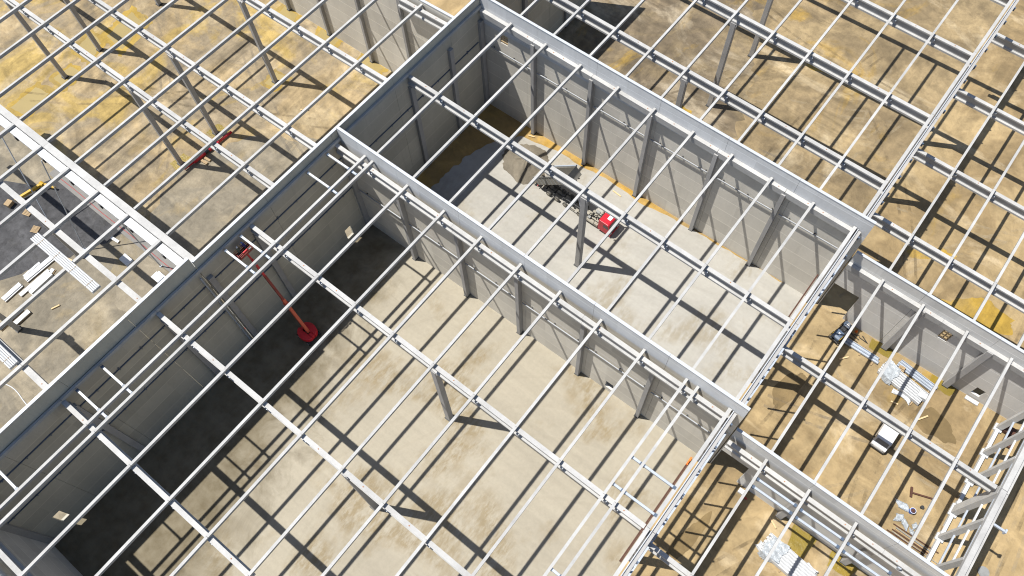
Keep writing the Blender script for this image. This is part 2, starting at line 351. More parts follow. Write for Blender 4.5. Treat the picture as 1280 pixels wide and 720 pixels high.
# puddles and foundation pits
ZR = [.0125]
for nm, pts, m, z in [
    ('puddle', [(-99.3, 11.9), (-99.5, 16.3), (-97.0, 16.7), (-96.3, 12.4)], yel, .020),
    ('puddle', [(-99.8, 33.6), (-96.2, 33.2), (-95.2, 28.0), (-99.0, 28.4)], yel, .020),
    ('puddle', [(-101.5, 27.5), (-98.5, 27.0), (-97.0, 23.8), (-100.5, 24.0)], yel, .020),
    ('puddle', [(-98.6, 21.6), (-96.4, 21.8), (-96.2, 18.6), (-98.8, 18.8)], yel, .020),
    ('puddle', [(-74.3, 21.3), (-72.1, 21.4), (-72.3, 18.7), (-74.5, 19.0)], olive, .020),
    ('puddle', [(-74.3, 27.3), (-72.0, 27.6), (-72.2, 25.3), (-74.4, 25.2)], olive, .020),
    ('puddle', [(-74.5, 38.4), (-72.2, 38.6), (-72.5, 36.2), (-74.3, 36.0)], yel, .020),
    ('puddle', [(-82.5, 47.9), (-79.6, 47.9), (-79.2, 46.2), (-82.0, 46.3)], yel, .020),
    ('puddle', [(-75, 47.9), (-71.5, 47.9), (-71.0, 45.6), (-74.3, 45.9)], yel, .020),
    ('puddle', [(-66.5, 47.9), (-63, 47.9), (-63.2, 46.0), (-66.3, 46.2)], yel, .020),
    ('puddle', [(-57.4, 47.9), (-54, 47.9), (-54.2, 46.4), (-57, 46.4)], yel, .020),
    ('foundation_pit_ground', [(8.8, 51.8), (11.8, 51.8), (11.3, 50.6), (9.0, 50.5)], olive, .020),
    ('foundation_pit_ground', [(16.0, 51.8), (18.9, 51.8), (18.6, 50.6), (16.0, 50.5)], olive, .020),
    ('foundation_pit_ground', [(12.0, 28.2), (14.6, 28.2), (14.3, 25.4), (12.4, 26.0)], olive, .020),
    ('foundation_pit_ground', [(16.3, 28.2), (19.2, 28.2), (18.8, 26.9), (16.6, 26.6)], olive, .020)]:
    if m is yel:
        cx_ = sum(p[0] for p in pts) / 4; cy_ = sum(p[1] for p in pts) / 4
        rp = [(cx_ + (x - cx_) * 1.45, cy_ + (y - cy_) * 1.35) for x, y in pts]
        ZR[0] += .0006; sheet('silt_ground', wob(rp + [rp[0]], .3, .5, R)[:-1], ZR[0], yring)
    sheet(nm, wob(pts + [pts[0]], .12, .5, R)[:-1], z, m)
wetm = soil('damp_sand', (.15, .106, .048), (.175, .124, .06), (.19, .13, .05), (.115, .08, .036), streak=.15, fine=.2, seed=8)
sheet('damp_ground', blobpoly(18.6, 46.6, 2.6, 1.4, 44, R, .3, -.3), .012, wetm)
sheet('damp_ground', blobpoly(4.3, 40.6, 1.0, 3.0, 44, R, .3, -.1), .012, wetm)
sheet('damp_ground', blobpoly(4.2, 20.3, .8, 3.2, 44, R, .3, -.1), .012, wetm)
ochm = soil('ochre_clay', (.31, .20, .032), (.28, .19, .055), (.34, .21, .022), (.235, .17, .07), streak=.2, fine=.25, seed=66)
sheet('ochre_ground', blobpoly(16.5, 61.5, 4.2, 2.1, 60, R, .4, .25), .012, ochm)
sheet('ochre_ground', blobpoly(9.6, 66.0, 2.4, 1.0, 50, R, .4, .5), .012, ochm)
sheet('ochre_ground', blobpoly(-26, 66, 1.6, 1.1, 40, R, .4, .3), .014, ochm)
sheet('ochre_ground', blobpoly(-14, 84, 2.6, .9, 50, R, .4, .3), .014, ochm)
# tyre tracks pressed into the soft ground, broken where they have been driven over
def trackmat(name, col):
    m, t, b = base_mat(name, .95); v = coords(t)
    t.links.new(mix(t, 1.0, col, ramp(t, noise(t, v, 2.2, 6, .7), [(.3, .8), (.7, 1.2)]), 'MULTIPLY'), b.inputs['Base Color'])
    t.links.new(ramp(t, noise(t, v, .22, 8, .72), [(.46, 0.0), (.62, .34)]), b.inputs['Alpha']); return m
tk = [trackmat('dark_track', (.11, .082, .048)), trackmat('pale_track', (.40, .33, .22)), trackmat('grey_track', (.17, .15, .125))]
def track(x, y, ang, L, curve, m, wd=.34, gap=1.3, n=40):
    mb = MB()
    for s in (-1, 1):
        px, py, a = x, y, ang; vs = []
        for i in range(n + 1):
            nx, ny = -math.sin(a), math.cos(a); o = s * gap / 2
            vs += [(px + nx * (o - wd / 2), py + ny * (o - wd / 2), .0), (px + nx * (o + wd / 2), py + ny * (o + wd / 2), .0)]
            px += math.cos(a) * L / n; py += math.sin(a) * L / n; a += curve / n
        TZ[0] += .0004; mb.add([(q[0], q[1], TZ[0]) for q in vs], [(2 * i, 2 * i + 2, 2 * i + 3, 2 * i + 1) for i in range(n)])
    struct('track_ground', mb, m)
TZ = [.024]
for (x, y, a, L, c, k) in [(-40, 54, .9, 40, .3, 1), (-34, 56, 1.2, 34, -.5, 0), (-20, 53.5, .7, 36, .7, 1), (-12, 54, 1.7, 38, -.4, 0), (-28, 72, .2, 28, .4, 1), (-45, 66, -.1, 40, .3, 2), (-6, 60, 1.4, 30, .5, 1), (-30, 90, -.3, 30, .3, 0),
                           (4, 54, 1.2, 34, -.5, 1), (12, 53.5, 1.9, 34, .5, 0), (3, 70, .2, 36, .4, 1), (22, 54, 1.5, 40, .3, 0), (6, 84, -.3, 34, .2, 1), (30, 56, 2.2, 40, -.4, 0),
                           (3.5, 30, 1.3, 20, .5, 0), (9, 30, .5, 16, .9, 1), (6, 46, -.7, 17, .8, 1), (17, 30, 1.9, 19, -.6, 0), (12, 49, -1.2, 18, .5, 1), (3, 38, .2, 19, .3, 2), (4, 8, 1.3, 18, -.2, 0), (9, 12, .9, 14, .5, 1),
                           (-70, 12, 2.2, 36, .5, 2), (-60, 14, 1.9, 34, -.4, 1), (-90, 24, .3, 38, .3, 0), (-86, 42, -.6, 36, .4, 2), (-75, 31, .1, 24, -.7, 1), (-100, 14, .5, 30, .4, 0),
                           (-64, -12, 1.2, 18, .4, 2), (-58, -16, 1.7, 22, -.3, 1), (29, 20, 1.5, 40, .2, 0), (33, 24, 1.8, 36, -.3, 1)]:
    track(x, y, a, L, c, tk[k])

# tipped load
def pile():
    mb = MB(); n, k = 56, 12; rnd = random.Random(5); cx, cy = -37.3, 47.1
    ring = blobpoly(0, 0, 3.35, 2.95, n, rnd, .12, .15)
    vs = [(cx, cy, 1.25)]
    for j in range(1, k + 1):
        t = j / k
        for (x, y) in ring:
            h = 1.15 * (1 - t ** 1.25) * (1 + .25 * math.sin(x * 2.1) * math.cos(y * 1.7)) + rnd.uniform(-.02, .02) * (1 - t * .7)
            vs.append((cx + x * t, cy + y * t, .095 + max(0.0, h) if j < k else .07))
    fs = [(0, 1 + i, 1 + (i + 1) % n) for i in range(n)]
    for j in range(k - 1):
        a = 1 + j * n; b = a + n
        fs += [(a + i, b + i, b + (i + 1) % n, a + (i + 1) % n) for i in range(n)]
    mb.add(vs, fs)
    return tag(mb.build('sand_pile', MT['pile'], None, (cx, cy, .1), 0, True), 'low heap of grey sand tipped on the pale floor behind the red truck', 'sand pile', kind='stuff')
pile()

# ---------------------------------------------------------------- walls
def wallx(name, x0, x1, y0, y1, ztf, label, up=None, mlow='wall', holes=(), pan=8.1, cap=.10, zbase=0.0):
    """wall along X, one thing: a panel per bay (+ upper panel), metal coping pieces"""
    root = empty(name, ((x0 + x1) / 2, y0, 0), label, 'wall'); L = root.location
    n = max(1, round((x1 - x0) / pan)); xs = [x0 + (x1 - x0) * i / n for i in range(n + 1)]
    for a, b in zip(xs, xs[1:]):
        a2, b2 = a + .012, b - .012
        mb = MB(); zu = (lambda x: min(up, ztf(x))) if up else ztf
        cuts = sorted([h for h in holes if a2 < h[0] and h[1] < b2])
        def slab(m_, xa, xb, fa, fb):
            m_.hexa([(xa, y0, fa(xa)), (xb, y0, fa(xb)), (xb, y1, fa(xb)), (xa, y1, fa(xa)), (xa, y0, fb(xa)), (xb, y0, fb(xb)), (xb, y1, fb(xb)), (xa, y1, fb(xa))])
        if up is None and cuts or (up and cuts and cuts[0][3] < up):
            x = a2
            for h in cuts:
                slab(mb, x, h[0], lambda q: zbase, zu); 
                if h[2] > .01: slab(mb, h[0], h[1], lambda q: zbase, lambda q, h=h: h[2])
                slab(mb, h[0], h[1], lambda q, h=h: h[3], zu); x = h[1]
            slab(mb, x, b2, lambda q: zbase, zu)
        else: slab(mb, a2, b2, lambda q: zbase, zu)
        mb.build('wall_panel', MT[mlow], root).location = -L; root.children[-1].location = (-L.x, -L.y, -L.z)
        if up:
            mu = MB(); uc = [h for h in cuts if h[3] > up]
            if uc:
                h = uc[0]
                slab(mu, a2, h[0], lambda q: up + .006, ztf); slab(mu, h[0], h[1], lambda q: up + .006, lambda q: h[2]); slab(mu, h[0], h[1], lambda q: h[3], ztf); slab(mu, h[1], b2, lambda q: up + .006, ztf)
            else: slab(mu, a2, b2, lambda q: up + .006, ztf)
            o = mu.build('upper_panel', MT['wall_up'], root); o.location = (-L.x, -L.y, -L.z)
        c = MB(); c.hexa([(a2, y0 - .03, ztf(a2) + .004), (b2, y0 - .03, ztf(b2) + .004), (b2, y1 + .03, ztf(b2) + .004), (a2, y1 + .03, ztf(a2) + .004),
                          (a2, y0 - .03, ztf(a2) + cap), (b2, y0 - .03, ztf(b2) + cap), (b2, y1 + .03, ztf(b2) + cap), (a2, y1 + .03, ztf(a2) + cap)])
        o = c.build('coping', MT['cap'], root); o.location = (-L.x, -L.y, -L.z)
    return root
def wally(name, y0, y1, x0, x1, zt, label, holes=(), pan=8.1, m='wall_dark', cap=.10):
    root = empty(name, (x0, (y0 + y1) / 2, 0), label, 'wall'); L = root.location
    n = max(1, round((y1 - y0) / pan)); ys = [y0 + (y1 - y0) * i / n for i in range(n + 1)]
    for a, b in zip(ys, ys[1:]):
        a2, b2 = a + .012, b - .012; mb = MB(); y = a2
        for h in sorted(h for h in holes if a2 < h[0] and h[1] < b2):
            mb.box(x0, x1, y, h[0], 0, zt); mb.box(x0, x1, h[0], h[1], 0, h[2]); mb.box(x0, x1, h[0], h[1], h[3], zt); y = h[1]
        mb.box(x0, x1, y, b2, 0, zt)
        o = mb.build('wall_panel', MT[m], root); o.location = (-L.x, -L.y, 0)
        o = MB().box(x0 - .03, x1 + .03, a2, b2, zt + .004, zt + cap).build('coping', MT['cap'], root); o.location = (-L.x, -L.y, 0)
    return root
wallx('concrete_wall', -47.50, 1.75, YA0, YA1, ztop, 'tall grey far wall of the hall where the red truck stands', up=14.6, holes=[(-44.75, -43.6, 13.0, 14.4)])
wallx('concrete_wall', -47.50, 1.75, YM0, YM1, ztop, 'tall beige grey dividing wall between the two pale floored halls', up=15.7, holes=[(-11.85, -10.85, .9, 2.5)])
wallx('concrete_wall', 1.85, 25.2, YA0, YA1, zxt, 'lower grey wall behind the stacked silver steel sections and the black opening', mlow='wall_grey', holes=[(1.95, 4.95, 0.0, 5.5), (13.3, 14.3, 6.7, 8.4), (20.0, 20.95, .85, 2.4)], pan=7.8)
wallx('concrete_wall', 1.85, 26.4, YM0, YM1, zxt, 'lower grey wall beside the white foil wrapped packs at the lower right', mlow='wall_grey', holes=[(1.95, 5.1, 0.0, 5.6)], pan=8.2)
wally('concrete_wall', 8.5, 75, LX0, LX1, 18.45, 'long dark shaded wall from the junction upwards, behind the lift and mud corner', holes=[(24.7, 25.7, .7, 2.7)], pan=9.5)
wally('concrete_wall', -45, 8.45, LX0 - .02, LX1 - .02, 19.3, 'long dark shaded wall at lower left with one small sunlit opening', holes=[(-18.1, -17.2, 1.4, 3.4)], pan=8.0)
wallx('concrete_wall', -130, -47.86, 48.1, 48.35, lambda x: zl(max(x, -110)) + .3, 'grey panelled wall closing the yellow clay yard at the top', mlow='wall', pan=8.2)
wallx('concrete_wall', -47.5, -8, -20.75, -20.5, lambda x: 17.2, 'grey end wall in the bottom left corner beside the black shadow', mlow='wall_grey')

# timber bars in the openings
def lattice(x0, x1, z0, z1, y, label):
    r = empty('timber_grille', ((x0 + x1) / 2, y, z0), label, 'grille'); L = r.location
    for i in range(3):
        z = z0 + (z1 - z0) * (.18 + .32 * i); o = MB().box(x0 + .02, x1 - .02, y - .06, y - .01, z - .09, z + .09).build('board', MT['pale_wood'], r); o.location = -L
    for i in range(3):
        x = x0 + .08 + (x1 - x0 - .16) * i / 2; o = MB().box(x - .06, x + .06, y, y + .06, z0 + .02, z1 - .02).build('batten', MT['wood'], r); o.location = -L
lattice(-44.75, -43.6, 13.0, 14.4, YA0 + .1, 'timber bars across the small high opening near the far hall corner')
lattice(13.3, 14.3, 6.7, 8.4, YA0 + .1, 'timber bars across the opening midway up the lower right wall')
tag(MB().box(19.95, 21.4, 51.3, 51.75, .01, .22).build('sill_block', MT['white'], None, (20.6, 51.5, 0), .02), 'white sill block on the sand below the small black wall opening', 'block')

# rails bolted along walls
def rail(x0, x1, y, z, label, gap):
    r = empty('wall_rail', ((x0 + x1) / 2, y, z), label, 'rail'); L = r.location
    o = MB().box(x0, x1, y - .06, y + .06, z - .07, z + .07).build('tube', MT['grey_steel'], r, bevel=.02); o.location = -L
    x = x0 + 1.2
    b = MB()
    while x < x1:
        b.box(x - .06, x + .06, y + .063, gap, z - .09, z + .09); x += 3.0
    o = b.build('bracket', MT['dark'], r); o.location = -L
PX = [-39.55, -31.4, -23.5, -15.25, -7.2, .55]
def between(px):
    return list(zip(px, px[1:]))
for i, (a, b) in enumerate([(-47.3, PX[0])] + between(PX)):
    rail(a + .4, b - .4, YA0 - .22, 11.6, f'horizontal steel rail on the far wall, {ORD[i]} length from the mud corner', YA0 - .002)
for i, (a, b) in enumerate([(-47.3, PX[0])] + between(PX)):
    rail(a + .4, b - .4, YM0 - .22, 8.2, f'horizontal steel rail on the dividing wall, {ORD[i]} length from the long wall', YM0 - .002)
def conduit(y0, y1, z, x, label):
    mb = MB().box(x, x + .10, y0, y1, z - .06, z + .06)
    y = y0 + 1
    while y < y1: mb.box(x, x + .14, y - .05, y + .05, z - .16, z + .3 if int(y) % 3 == 0 else z + .1); y += 2.7
    tag(mb.build('cable_conduit', MT['bluegrey'], None, (x, (y0 + y1) / 2, z)), label, 'conduit')
conduit(-20.2, 8.2, 14.2, LX1 - .018, 'thin blue grey conduit high along the lower shaded wall')
conduit(9.0, 28.0, 14.2, LX1 + .002, 'thin blue grey conduit on the shaded wall behind the red lift')
conduit(29, 51, 12.0, LX1 + .002, 'thin blue grey conduit on the shaded wall of the mud corner')
conduit(-20.2, 8.2, 8.5, LX1 - .018, 'lower blue grey conduit along the lower shaded wall')
conduit(9.0, 28.0, 8.6, LX1 + .002, 'lower blue grey conduit on the shaded wall behind the red lift')

# ---------------------------------------------------------------- columns
def column(x, y, zt, label, s=.56, foot=True, head='x', group=None):
    r = empty('concrete_column', (x, y, 0), label, 'column', group)
    h = s / 2
    MB().box(-h, h, -h, h, 0, zt).build('shaft', MT['column'], r, bevel=.03)
    if head:
        d = h + .28
        mb = MB()
        if head == 'x': mb.prism([(-d, zt - .02), (-h - .003, zt - .75), (-h - .003, zt - .02)], lambda u, v, a: (u, a, v), -h + .04, h - .04); mb.prism([(d, zt - .02), (h + .003, zt - .02), (h + .003, zt - .75)], lambda u, v, a: (u, a, v), -h + .04, h - .04)
        mb.build('corbel', MT['column'], r)
    if foot: MB().box(-h - .1, h + .1, -h - .1, h + .1, -.02, .14).build('foot', MT['dark'], r, bevel=.02)
    return r
BD = 1.32
def ctop(z): return z - PD - BD - .02
for y, lab in [(15.18, 'free grey column in the lower hall standing near the photo centre'), (3.0, 'free grey column in the lower hall nearest the bottom edge'), (39.17, 'free grey column beside the red tipper truck')]:
    column(-23.35, y, ctop(zr(-23.35)), lab, .62)
for y, lab in [(58.7, 'grey column just behind the far wall, foot hidden by it'), (69.3, 'grey column in the far yard, second row behind the far wall'), (80.1, 'grey column in the far yard at the top edge, third row')]:
    column(-23.6, y, ctop(zr(-23.5)), lab, .62)
for (x, y), lab in {(-73.3, 19.93): 'grey column in the yellow yard beside the red beam', (-73.3, 26.1): 'grey column in the yellow yard, next behind the red beam', (-73.3, 37.1): 'grey column in the yellow yard nearest the panelled wall',
                    (-97.6, 19.93): 'grey column over yellow puddles at the far left edge', (-97.7, 26.1): 'grey column between the pale yellow puddles', (-97.7, 37.1): 'grey column at the top edge over a yellow puddle'}.items():
    column(x, y, ctop(zl(x)), lab, .56)
column(-70.6, -7.7, ctop(zl(-70.6)), 'grey column under the lower left roof near white ground panels', .56)
column(-72.9, 3.0, ctop(zl(-72.9)), 'grey column on the dark gravel at far left', .56)
for i, (y, z) in enumerate([(15.18, zr(.7)), (39.17, zr(.7)), (58.7, zr(.7)), (69.3, zr(.7)), (80.1, zr(.7))]):
    lab = ['grey edge column between lower hall and sandy strip', 'grey edge column between truck hall and the van yard', 'first edge column beyond the far wall on the right', 'second edge column beyond the far wall on the right', 'third edge column beyond the far wall, top right'][i]
    column(.72, y, ctop(z), lab, .62)
# posts against the walls
def post(x, y, zt, label, sx=.6, sy=.6, m='column'):
    r = empty('wall_post', (x, y, 0), label, 'column')
    MB().box(-sx / 2, sx / 2, -sy / 2, sy / 2, 0, zt).build('shaft', MT[m], r, bevel=.02)
    MB().box(-sx / 2 - .05, sx / 2 + .05, -sy / 2 - .05, sy / 2 - .01, 0, .12).build('foot', MT['dark'], r)
for i, x in enumerate(PX):
    post(x, YA0 - .31, zr(x) - PD - .46, f'grey post against the far wall, {ORD[i]} from the mud corner', .46)
    post(x, YM0 - .31, ctop(zr(x)), f'grey post against the dividing wall, {ORD[i]} from the long wall', .46)
for i, x in enumerate((10.4, 17.7)):
    post(x, YA0 - .31, zs(x) - PD - .05, ['grey post on the lower wall between silver bundle and roller', 'grey post on the lower wall beside the small black opening'][i], .62)
    post(x, YM0 - .31, zs(x) - PD - 1.2, ['grey post on the lower right wall nearest the black opening', 'grey post on the lower right wall further right'][i], .62)
for i, x in enumerate((-89.5, -81.4, -73.3, -65.0, -56.9)):
    post(x, 47.85, zl(x) - PD - .1, f'dark post against the panelled wall, {ORD[4 - i]} from the long wall', .42, .45)
for y, lab in [(51.5, 'corner post in the mud corner'), (46.0, 'post on the shaded wall beside the mud'), (39.2, 'post on the shaded wall under the truck hall beam'), (28.0, 'post in the shaded corner by the dividing wall'), (15.2, 'post on the shaded wall just above the lift basket'),
               (8.9, 'wide post beside the downpipe on the shaded wall'), (3.0, 'post on the shaded wall under the second beam'), (-8.0, 'post on the shaded wall near the bottom left opening'), (-20.2, 'post in the bottom left corner')]:
    post(LX1 + .22, y, 15.2, 'grey ' + lab, .42, .62)
post(LX1 + .22, 60, 15.2, 'grey post on the dark wall beyond the far wall', .42, .62); post(LX1 + .22, 69.3, 15.2, 'grey post on the dark wall at the top edge', .42, .62)
tag(MB().cyl((LX1 + .3, 8.1, .05), (LX1 + .3, 8.1, 16.2), .09, n=10).box(LX1 + .02, LX1 + .3, 8.04, 8.16, 5, 5.1).box(LX1 + .02, LX1 + .3, 8.04, 8.16, 11, 11.1).build('downpipe', MT['steel'], None, (LX1 + .3, 8.1, 0)), 'vertical steel downpipe beside the wide post on the shaded wall', 'downpipe')

# ---------------------------------------------------------------- beams
IPROF = [(-.22, 0), (.22, 0), (.22, -.18), (.08, -.28), (.08, -.98), (.26, -1.08), (.26, -BD), (-.26, -BD), (-.26, -1.08), (-.08, -.98), (-.08, -.28), (-.22, -.18)]
RPROF = [(-.24, 0), (.24, 0), (.20, -.85), (-.20, -.85)]
MT['anchor'] = plain('rusty_anchor', (.34, .13, .04), .8)
rust = [MT['beam'], MT['anchor']]
def beamx(x0, x1, y, zf, label, prof=IPROF, brackets=None, name='roof_beam'):
    r = empty(name, ((x0 + x1) / 2, y, zf((x0 + x1) / 2) - PD), label, 'beam'); L = r.location
    mb = MB(); mb.prism(prof, lambda u, v, a: (a, y + u, zf(a) - PD + v), x0, x1)
    for t in random.sample([.12, .33, .5, .72, .9], 2):
        a = x0 + (x1 - x0) * t + random.uniform(-.4, .4); z = zf(a) - PD
        mb.box(a - .045, a + .045, y - .05, y + .04, z - .02, z + .03, 1)
    o = mb.build('web', rust, r); o.location = -L
    if brackets:
        for bx_ in brackets:
            if x0 + .3 < bx_ < x1 - .3:
                z = zf(bx_) - PD
                b = MB().box(bx_ + .22, bx_ + .52, y - .30, y - .10, z - .8, z - .36)
                o = b.build('bracket', MT['steel'], r); o.location = -L
    return r
PS1 = [-47.36, -43.70, -42.62, -37.84, -32.94, -28.12, -23.2, -18.42, -13.65, -8.8, -4.18, -2.99]
PS2 = [-47.39, -42.92, -37.97, -33.15, -28.09, -23.37, -18.5, -13.75, -9.06, -4.26]
PN = [-42.8, -38.07, -33.1, -28.28, -23.63, -18.75, -14.1, -9.29, -4.51]
PT = [-53.1, -58.2, -63.1, -68.05, -72.96, -78.0, -83.0, -88.0, -93.0, -98.0, -103.0, -108.0]
PF = [5.6, 10.1, 14.85, 19.5]
mid = -23.35
def two(y, zf, lab, br):
    beamx(-47.5, mid - .01, y, zf, lab + ', half touching the long shaded wall', brackets=br)
    beamx(mid + .01, XE - .3, y, zf, lab + ', half towards the open right edge', brackets=br)
two(15.18, zr, 'I-shaped roof beam, first from the dividing wall over lower hall', PS1)
two(3.02, zr, 'I-shaped roof beam, second from the dividing wall over lower hall', PS1)
beamx(-47.5, mid, -8.05, zr, 'I-shaped roof beam crossing the black shadow at lower left', brackets=PS1)
beamx(-47.5, mid, -19.6, zr, 'roof beam along the end wall in the bottom left corner')
two(39.2, zr, 'I-shaped roof beam over the red truck', PS2)
for a, b, n in [(-47.4, -31.4, 'first'), (-31.38, -15.25, 'second'), (-15.23, .5, 'third')]:
    beamx(a, b, 27.55, zr, f'white topped beam hugging the dividing wall, {n} length from long wall', brackets=PS1)
for y, n in [(58.7, 'first'), (69.3, 'second'), (80.1, 'third'), (90.9, 'fourth')]:
    two(y, zr, f'I-shaped beam in far yard, {n} behind the far wall', PN)
for y, n, xx in [(19.95, 'nearest the white double beam', -47.9), (26.2, 'in the middle', -47.9), (37.3, 'nearest the panelled wall', -47.9)]:
    beamx(-73.3, xx, y, zl, f'white beam over yellow yard {n}, half touching the long wall', brackets=PT)
    beamx(-97.7, -73.32, y, zl, f'white beam over yellow yard {n}, outer left half', brackets=PT)
    if y > 25: beamx(-122, -97.72, y, zl, f'white beam over yellow yard {n}, farthest left piece', brackets=PT)
beamx(-56.5, -47.9, 47.55, zl, 'short beam along the panelled wall top beside the long wall')
beamx(-72.6, -47.9, 2.85, lambda x: zl(x), 'narrow white beam over the dark gravel and timber', prof=[(-.3, 0), (.3, 0), (.26, -1.1), (-.26, -1.1)])
beamx(-97, -72.62, 2.85, lambda x: zl(x), 'narrow white beam over dark gravel at far left', prof=[(-.3, 0), (.3, 0), (.26, -1.1), (-.26, -1.1)])
beamx(-72.6, -47.9, -8.2, lambda x: zl(x), 'narrow white beam below the second roof sheet stack', prof=[(-.3, 0), (.3, 0), (.26, -1.1), (-.26, -1.1)])
# the double beam between the two left yards
BIG = [(-.38, .42), (.38, .42), (.38, -1.5), (-.38, -1.5)]
beamx(-72.6, -47.9, 8.85, zl, 'wide pale edge beam between yellow yard and gravel, right half', prof=BIG)
beamx(-97.5, -72.62, 8.85, zl, 'wide pale edge beam between yellow yard and gravel, left half', prof=BIG)
for i, (a, b) in enumerate(zip([-47.9] + PT[:7], PT[:8])):
    r = empty('spandrel_panel', ((a + b) / 2, 7.95, zl(a) - 1), f'bright white spandrel inside the wide edge beam, {ORD[i]} from the long wall', 'panel'); L = r.location
    x1, x0 = a - .22, b + .22
    o = MB().hexa([(x0, 7.55, zl(x0) - .75), (x1, 7.55, zl(x1) - .75), (x1, 8.40, zl(x1) - .75), (x0, 8.40, zl(x0) - .75), (x0, 7.55, zl(x0) - .3), (x1, 7.55, zl(x1) - .3), (x1, 8.40, zl(x1) - .3), (x0, 8.40, zl(x0) - .3)]).build('slab', MT['white'], r); o.location = -L
    o = MB().box(x0 + 1.0, x0 + 1.3, 7.40, 7.545, zl(x0) - .8, zl(x0) - .2).build('bracket', MT['dark'], r); o.location = -L
# low roof on the right
for y, n in [(39.2, 'above the white van'), (15.3, 'at the bottom edge over the sandy strip')]:
    beamx(1.15, 23.6, y, zs, f'I-shaped beam {n}', brackets=PF)
for y, n in [(58.7, 'first'), (69.3, 'second'), (80.1, 'third'), (90.9, 'fourth')]:
    beamx(1.15, 24.0, y, zs, f'lower I-shaped beam right of the edge columns, {n} behind the far wall', brackets=PF)
    if y < 80: beamx(24.05, 48, y, zs, f'lower I-shaped beam at the right border, {n} behind the far wall')
for a, b, n in [(1.9, 10.3, 'first'), (10.32, 18, 'second'), (18.02, 25.5, 'third')]:
    beamx(a, b, 27.60, zs, f'white topped beam hugging the lower right wall, {n} length', brackets=PF)
for i, (a, b) in enumerate([(-47.3, PX[0])] + between(PX)):
    beamx(a + .02, b - .02, YA0 - .26, zr, f'slim ledge beam along the far wall top, {ORD[i]} length from mud corner', prof=RPROF, name='ledge_beam')
beamx(1.9, 12.5, YA0 - .26, zs, 'slim ledge beam on the lower wall above the roller', prof=RPROF, name='ledge_beam')
beamx(12.52, 24.5, YA0 - .26, zs, 'slim ledge beam on the lower wall above the small opening', prof=RPROF, name='ledge_beam')

# ---------------------------------------------------------------- purlins
MESHES = {}
def purlin(x, y0, y1, z, label, wd=.26, group=None, name='roof_purlin'):
    if not seen((x, y0, z), (x, y1, z)): return
    Lh = y1 - y0 - .03; key = (round(Lh, 2), wd)
    if key not in MESHES:
        mb = MB(); h = Lh / 2
        mb.prism([(-wd / 2, 0), (wd / 2, 0), (wd / 2 - .03, -PD), (-wd / 2 + .03, -PD)], lambda u, v, a: (u, a, v), -h, h)
        o = mb.build(name, [MT['purlin']]); MESHES[key] = o.data
        o.location = (x, (y0 + y1) / 2, z)
    else:
        o = bpy.data.objects.new(name, MESHES[key]); COL.objects.link(o); o.location = (x, (y0 + y1) / 2, z)
    tag(o, label, 'purlin', group)
def purl_rows(xs, rows, zf, ref, wd=.26):
    for y0, y1, bay, g in rows:
        for i, x in enumerate(xs):
            purlin(x, y0, y1, zf(x) + .02, f'slim pale purlin {bay}, {ORD[i]} from {ref}', wd, g)
purl_rows(PS1, [(15.18, 28.26, 'between dividing wall and first lower hall beam', 'purlins over the lower hall'), (3.02, 15.18, "across the lower hall's middle bay", 'purlins over the lower hall'),
                (-8.05, 3.02, "across the lower hall's bottom bay", 'purlins over the lower hall'), (-20.4, -8.05, "in the lower hall's bottom left corner", 'purlins over the lower hall')], zr, 'long wall')
purl_rows(PS2, [(28.6, 39.2, 'between dividing wall and truck beam', 'purlins over the truck hall'), (39.2, 51.86, 'between truck beam and far wall', 'purlins over the truck hall')], zr, 'long wall')
purl_rows(PN, [(52.18, 58.7, 'just behind the far wall', 'purlins over the far yard'), (58.7, 69.3, 'between first and second far yard beams', 'purlins over the far yard'), (69.3, 80.1, 'between second and third far yard beams', 'purlins over the far yard'),
               (80.1, 90.9, 'between third and fourth far yard beams', 'purlins over the far yard'), (90.9, 101, 'beyond the fourth far yard beam', 'purlins over the far yard')], zr, 'long wall')
purl_rows(PT, [(9.26, 19.95, 'between white double beam and first yellow beam', 'purlins over the yellow yard'), (19.95, 26.2, 'between first and second yellow yard beams', 'purlins over the yellow yard'), (26.2, 37.3, 'between second and third yellow yard beams', 'purlins over the yellow yard'),
               (37.3, 48.05, 'between third yellow yard beam and panelled wall', 'purlins over the yellow yard')], zl, 'long wall')
purl_rows(PT, [(2.85, 8.45, 'between double beam and gravel beam', 'purlins over the gravel yard'), (-8.2, 2.85, 'between gravel beam and second gravel beam', 'purlins over the gravel yard'), (-19, -8.2, 'below the second gravel beam', 'purlins over the gravel yard')], zl, 'long wall', .32)
purl_rows(PF, [(28.6, 39.2, 'between lower right wall and van beam', 'purlins over the van yard'), (39.2, 51.86, 'between van beam and the roller wall', 'purlins over the van yard')], zs, 'edge columns')
purl_rows(PF[:3], [(15.3, 28.26, 'over the sandy strip with wrapped packs', 'purlins over the sandy strip'), (4, 15.3, 'below the bottom strip beam', 'purlins over the sandy strip')], zs, 'edge columns')
purl_rows(PF + [24.1, 29, 34], [(52.18, 58.7, 'on low roof just behind the wall', 'purlins over the right far yard'), (58.7, 69.3, 'on low roof between first and second beams', 'purlins over the right far yard'), (69.3, 80.1, 'on low roof between second and third beams', 'purlins over the right far yard'),
                     (80.1, 90.9, 'on low roof between third and fourth beams', 'purlins over the right far yard')], zs, 'edge columns')
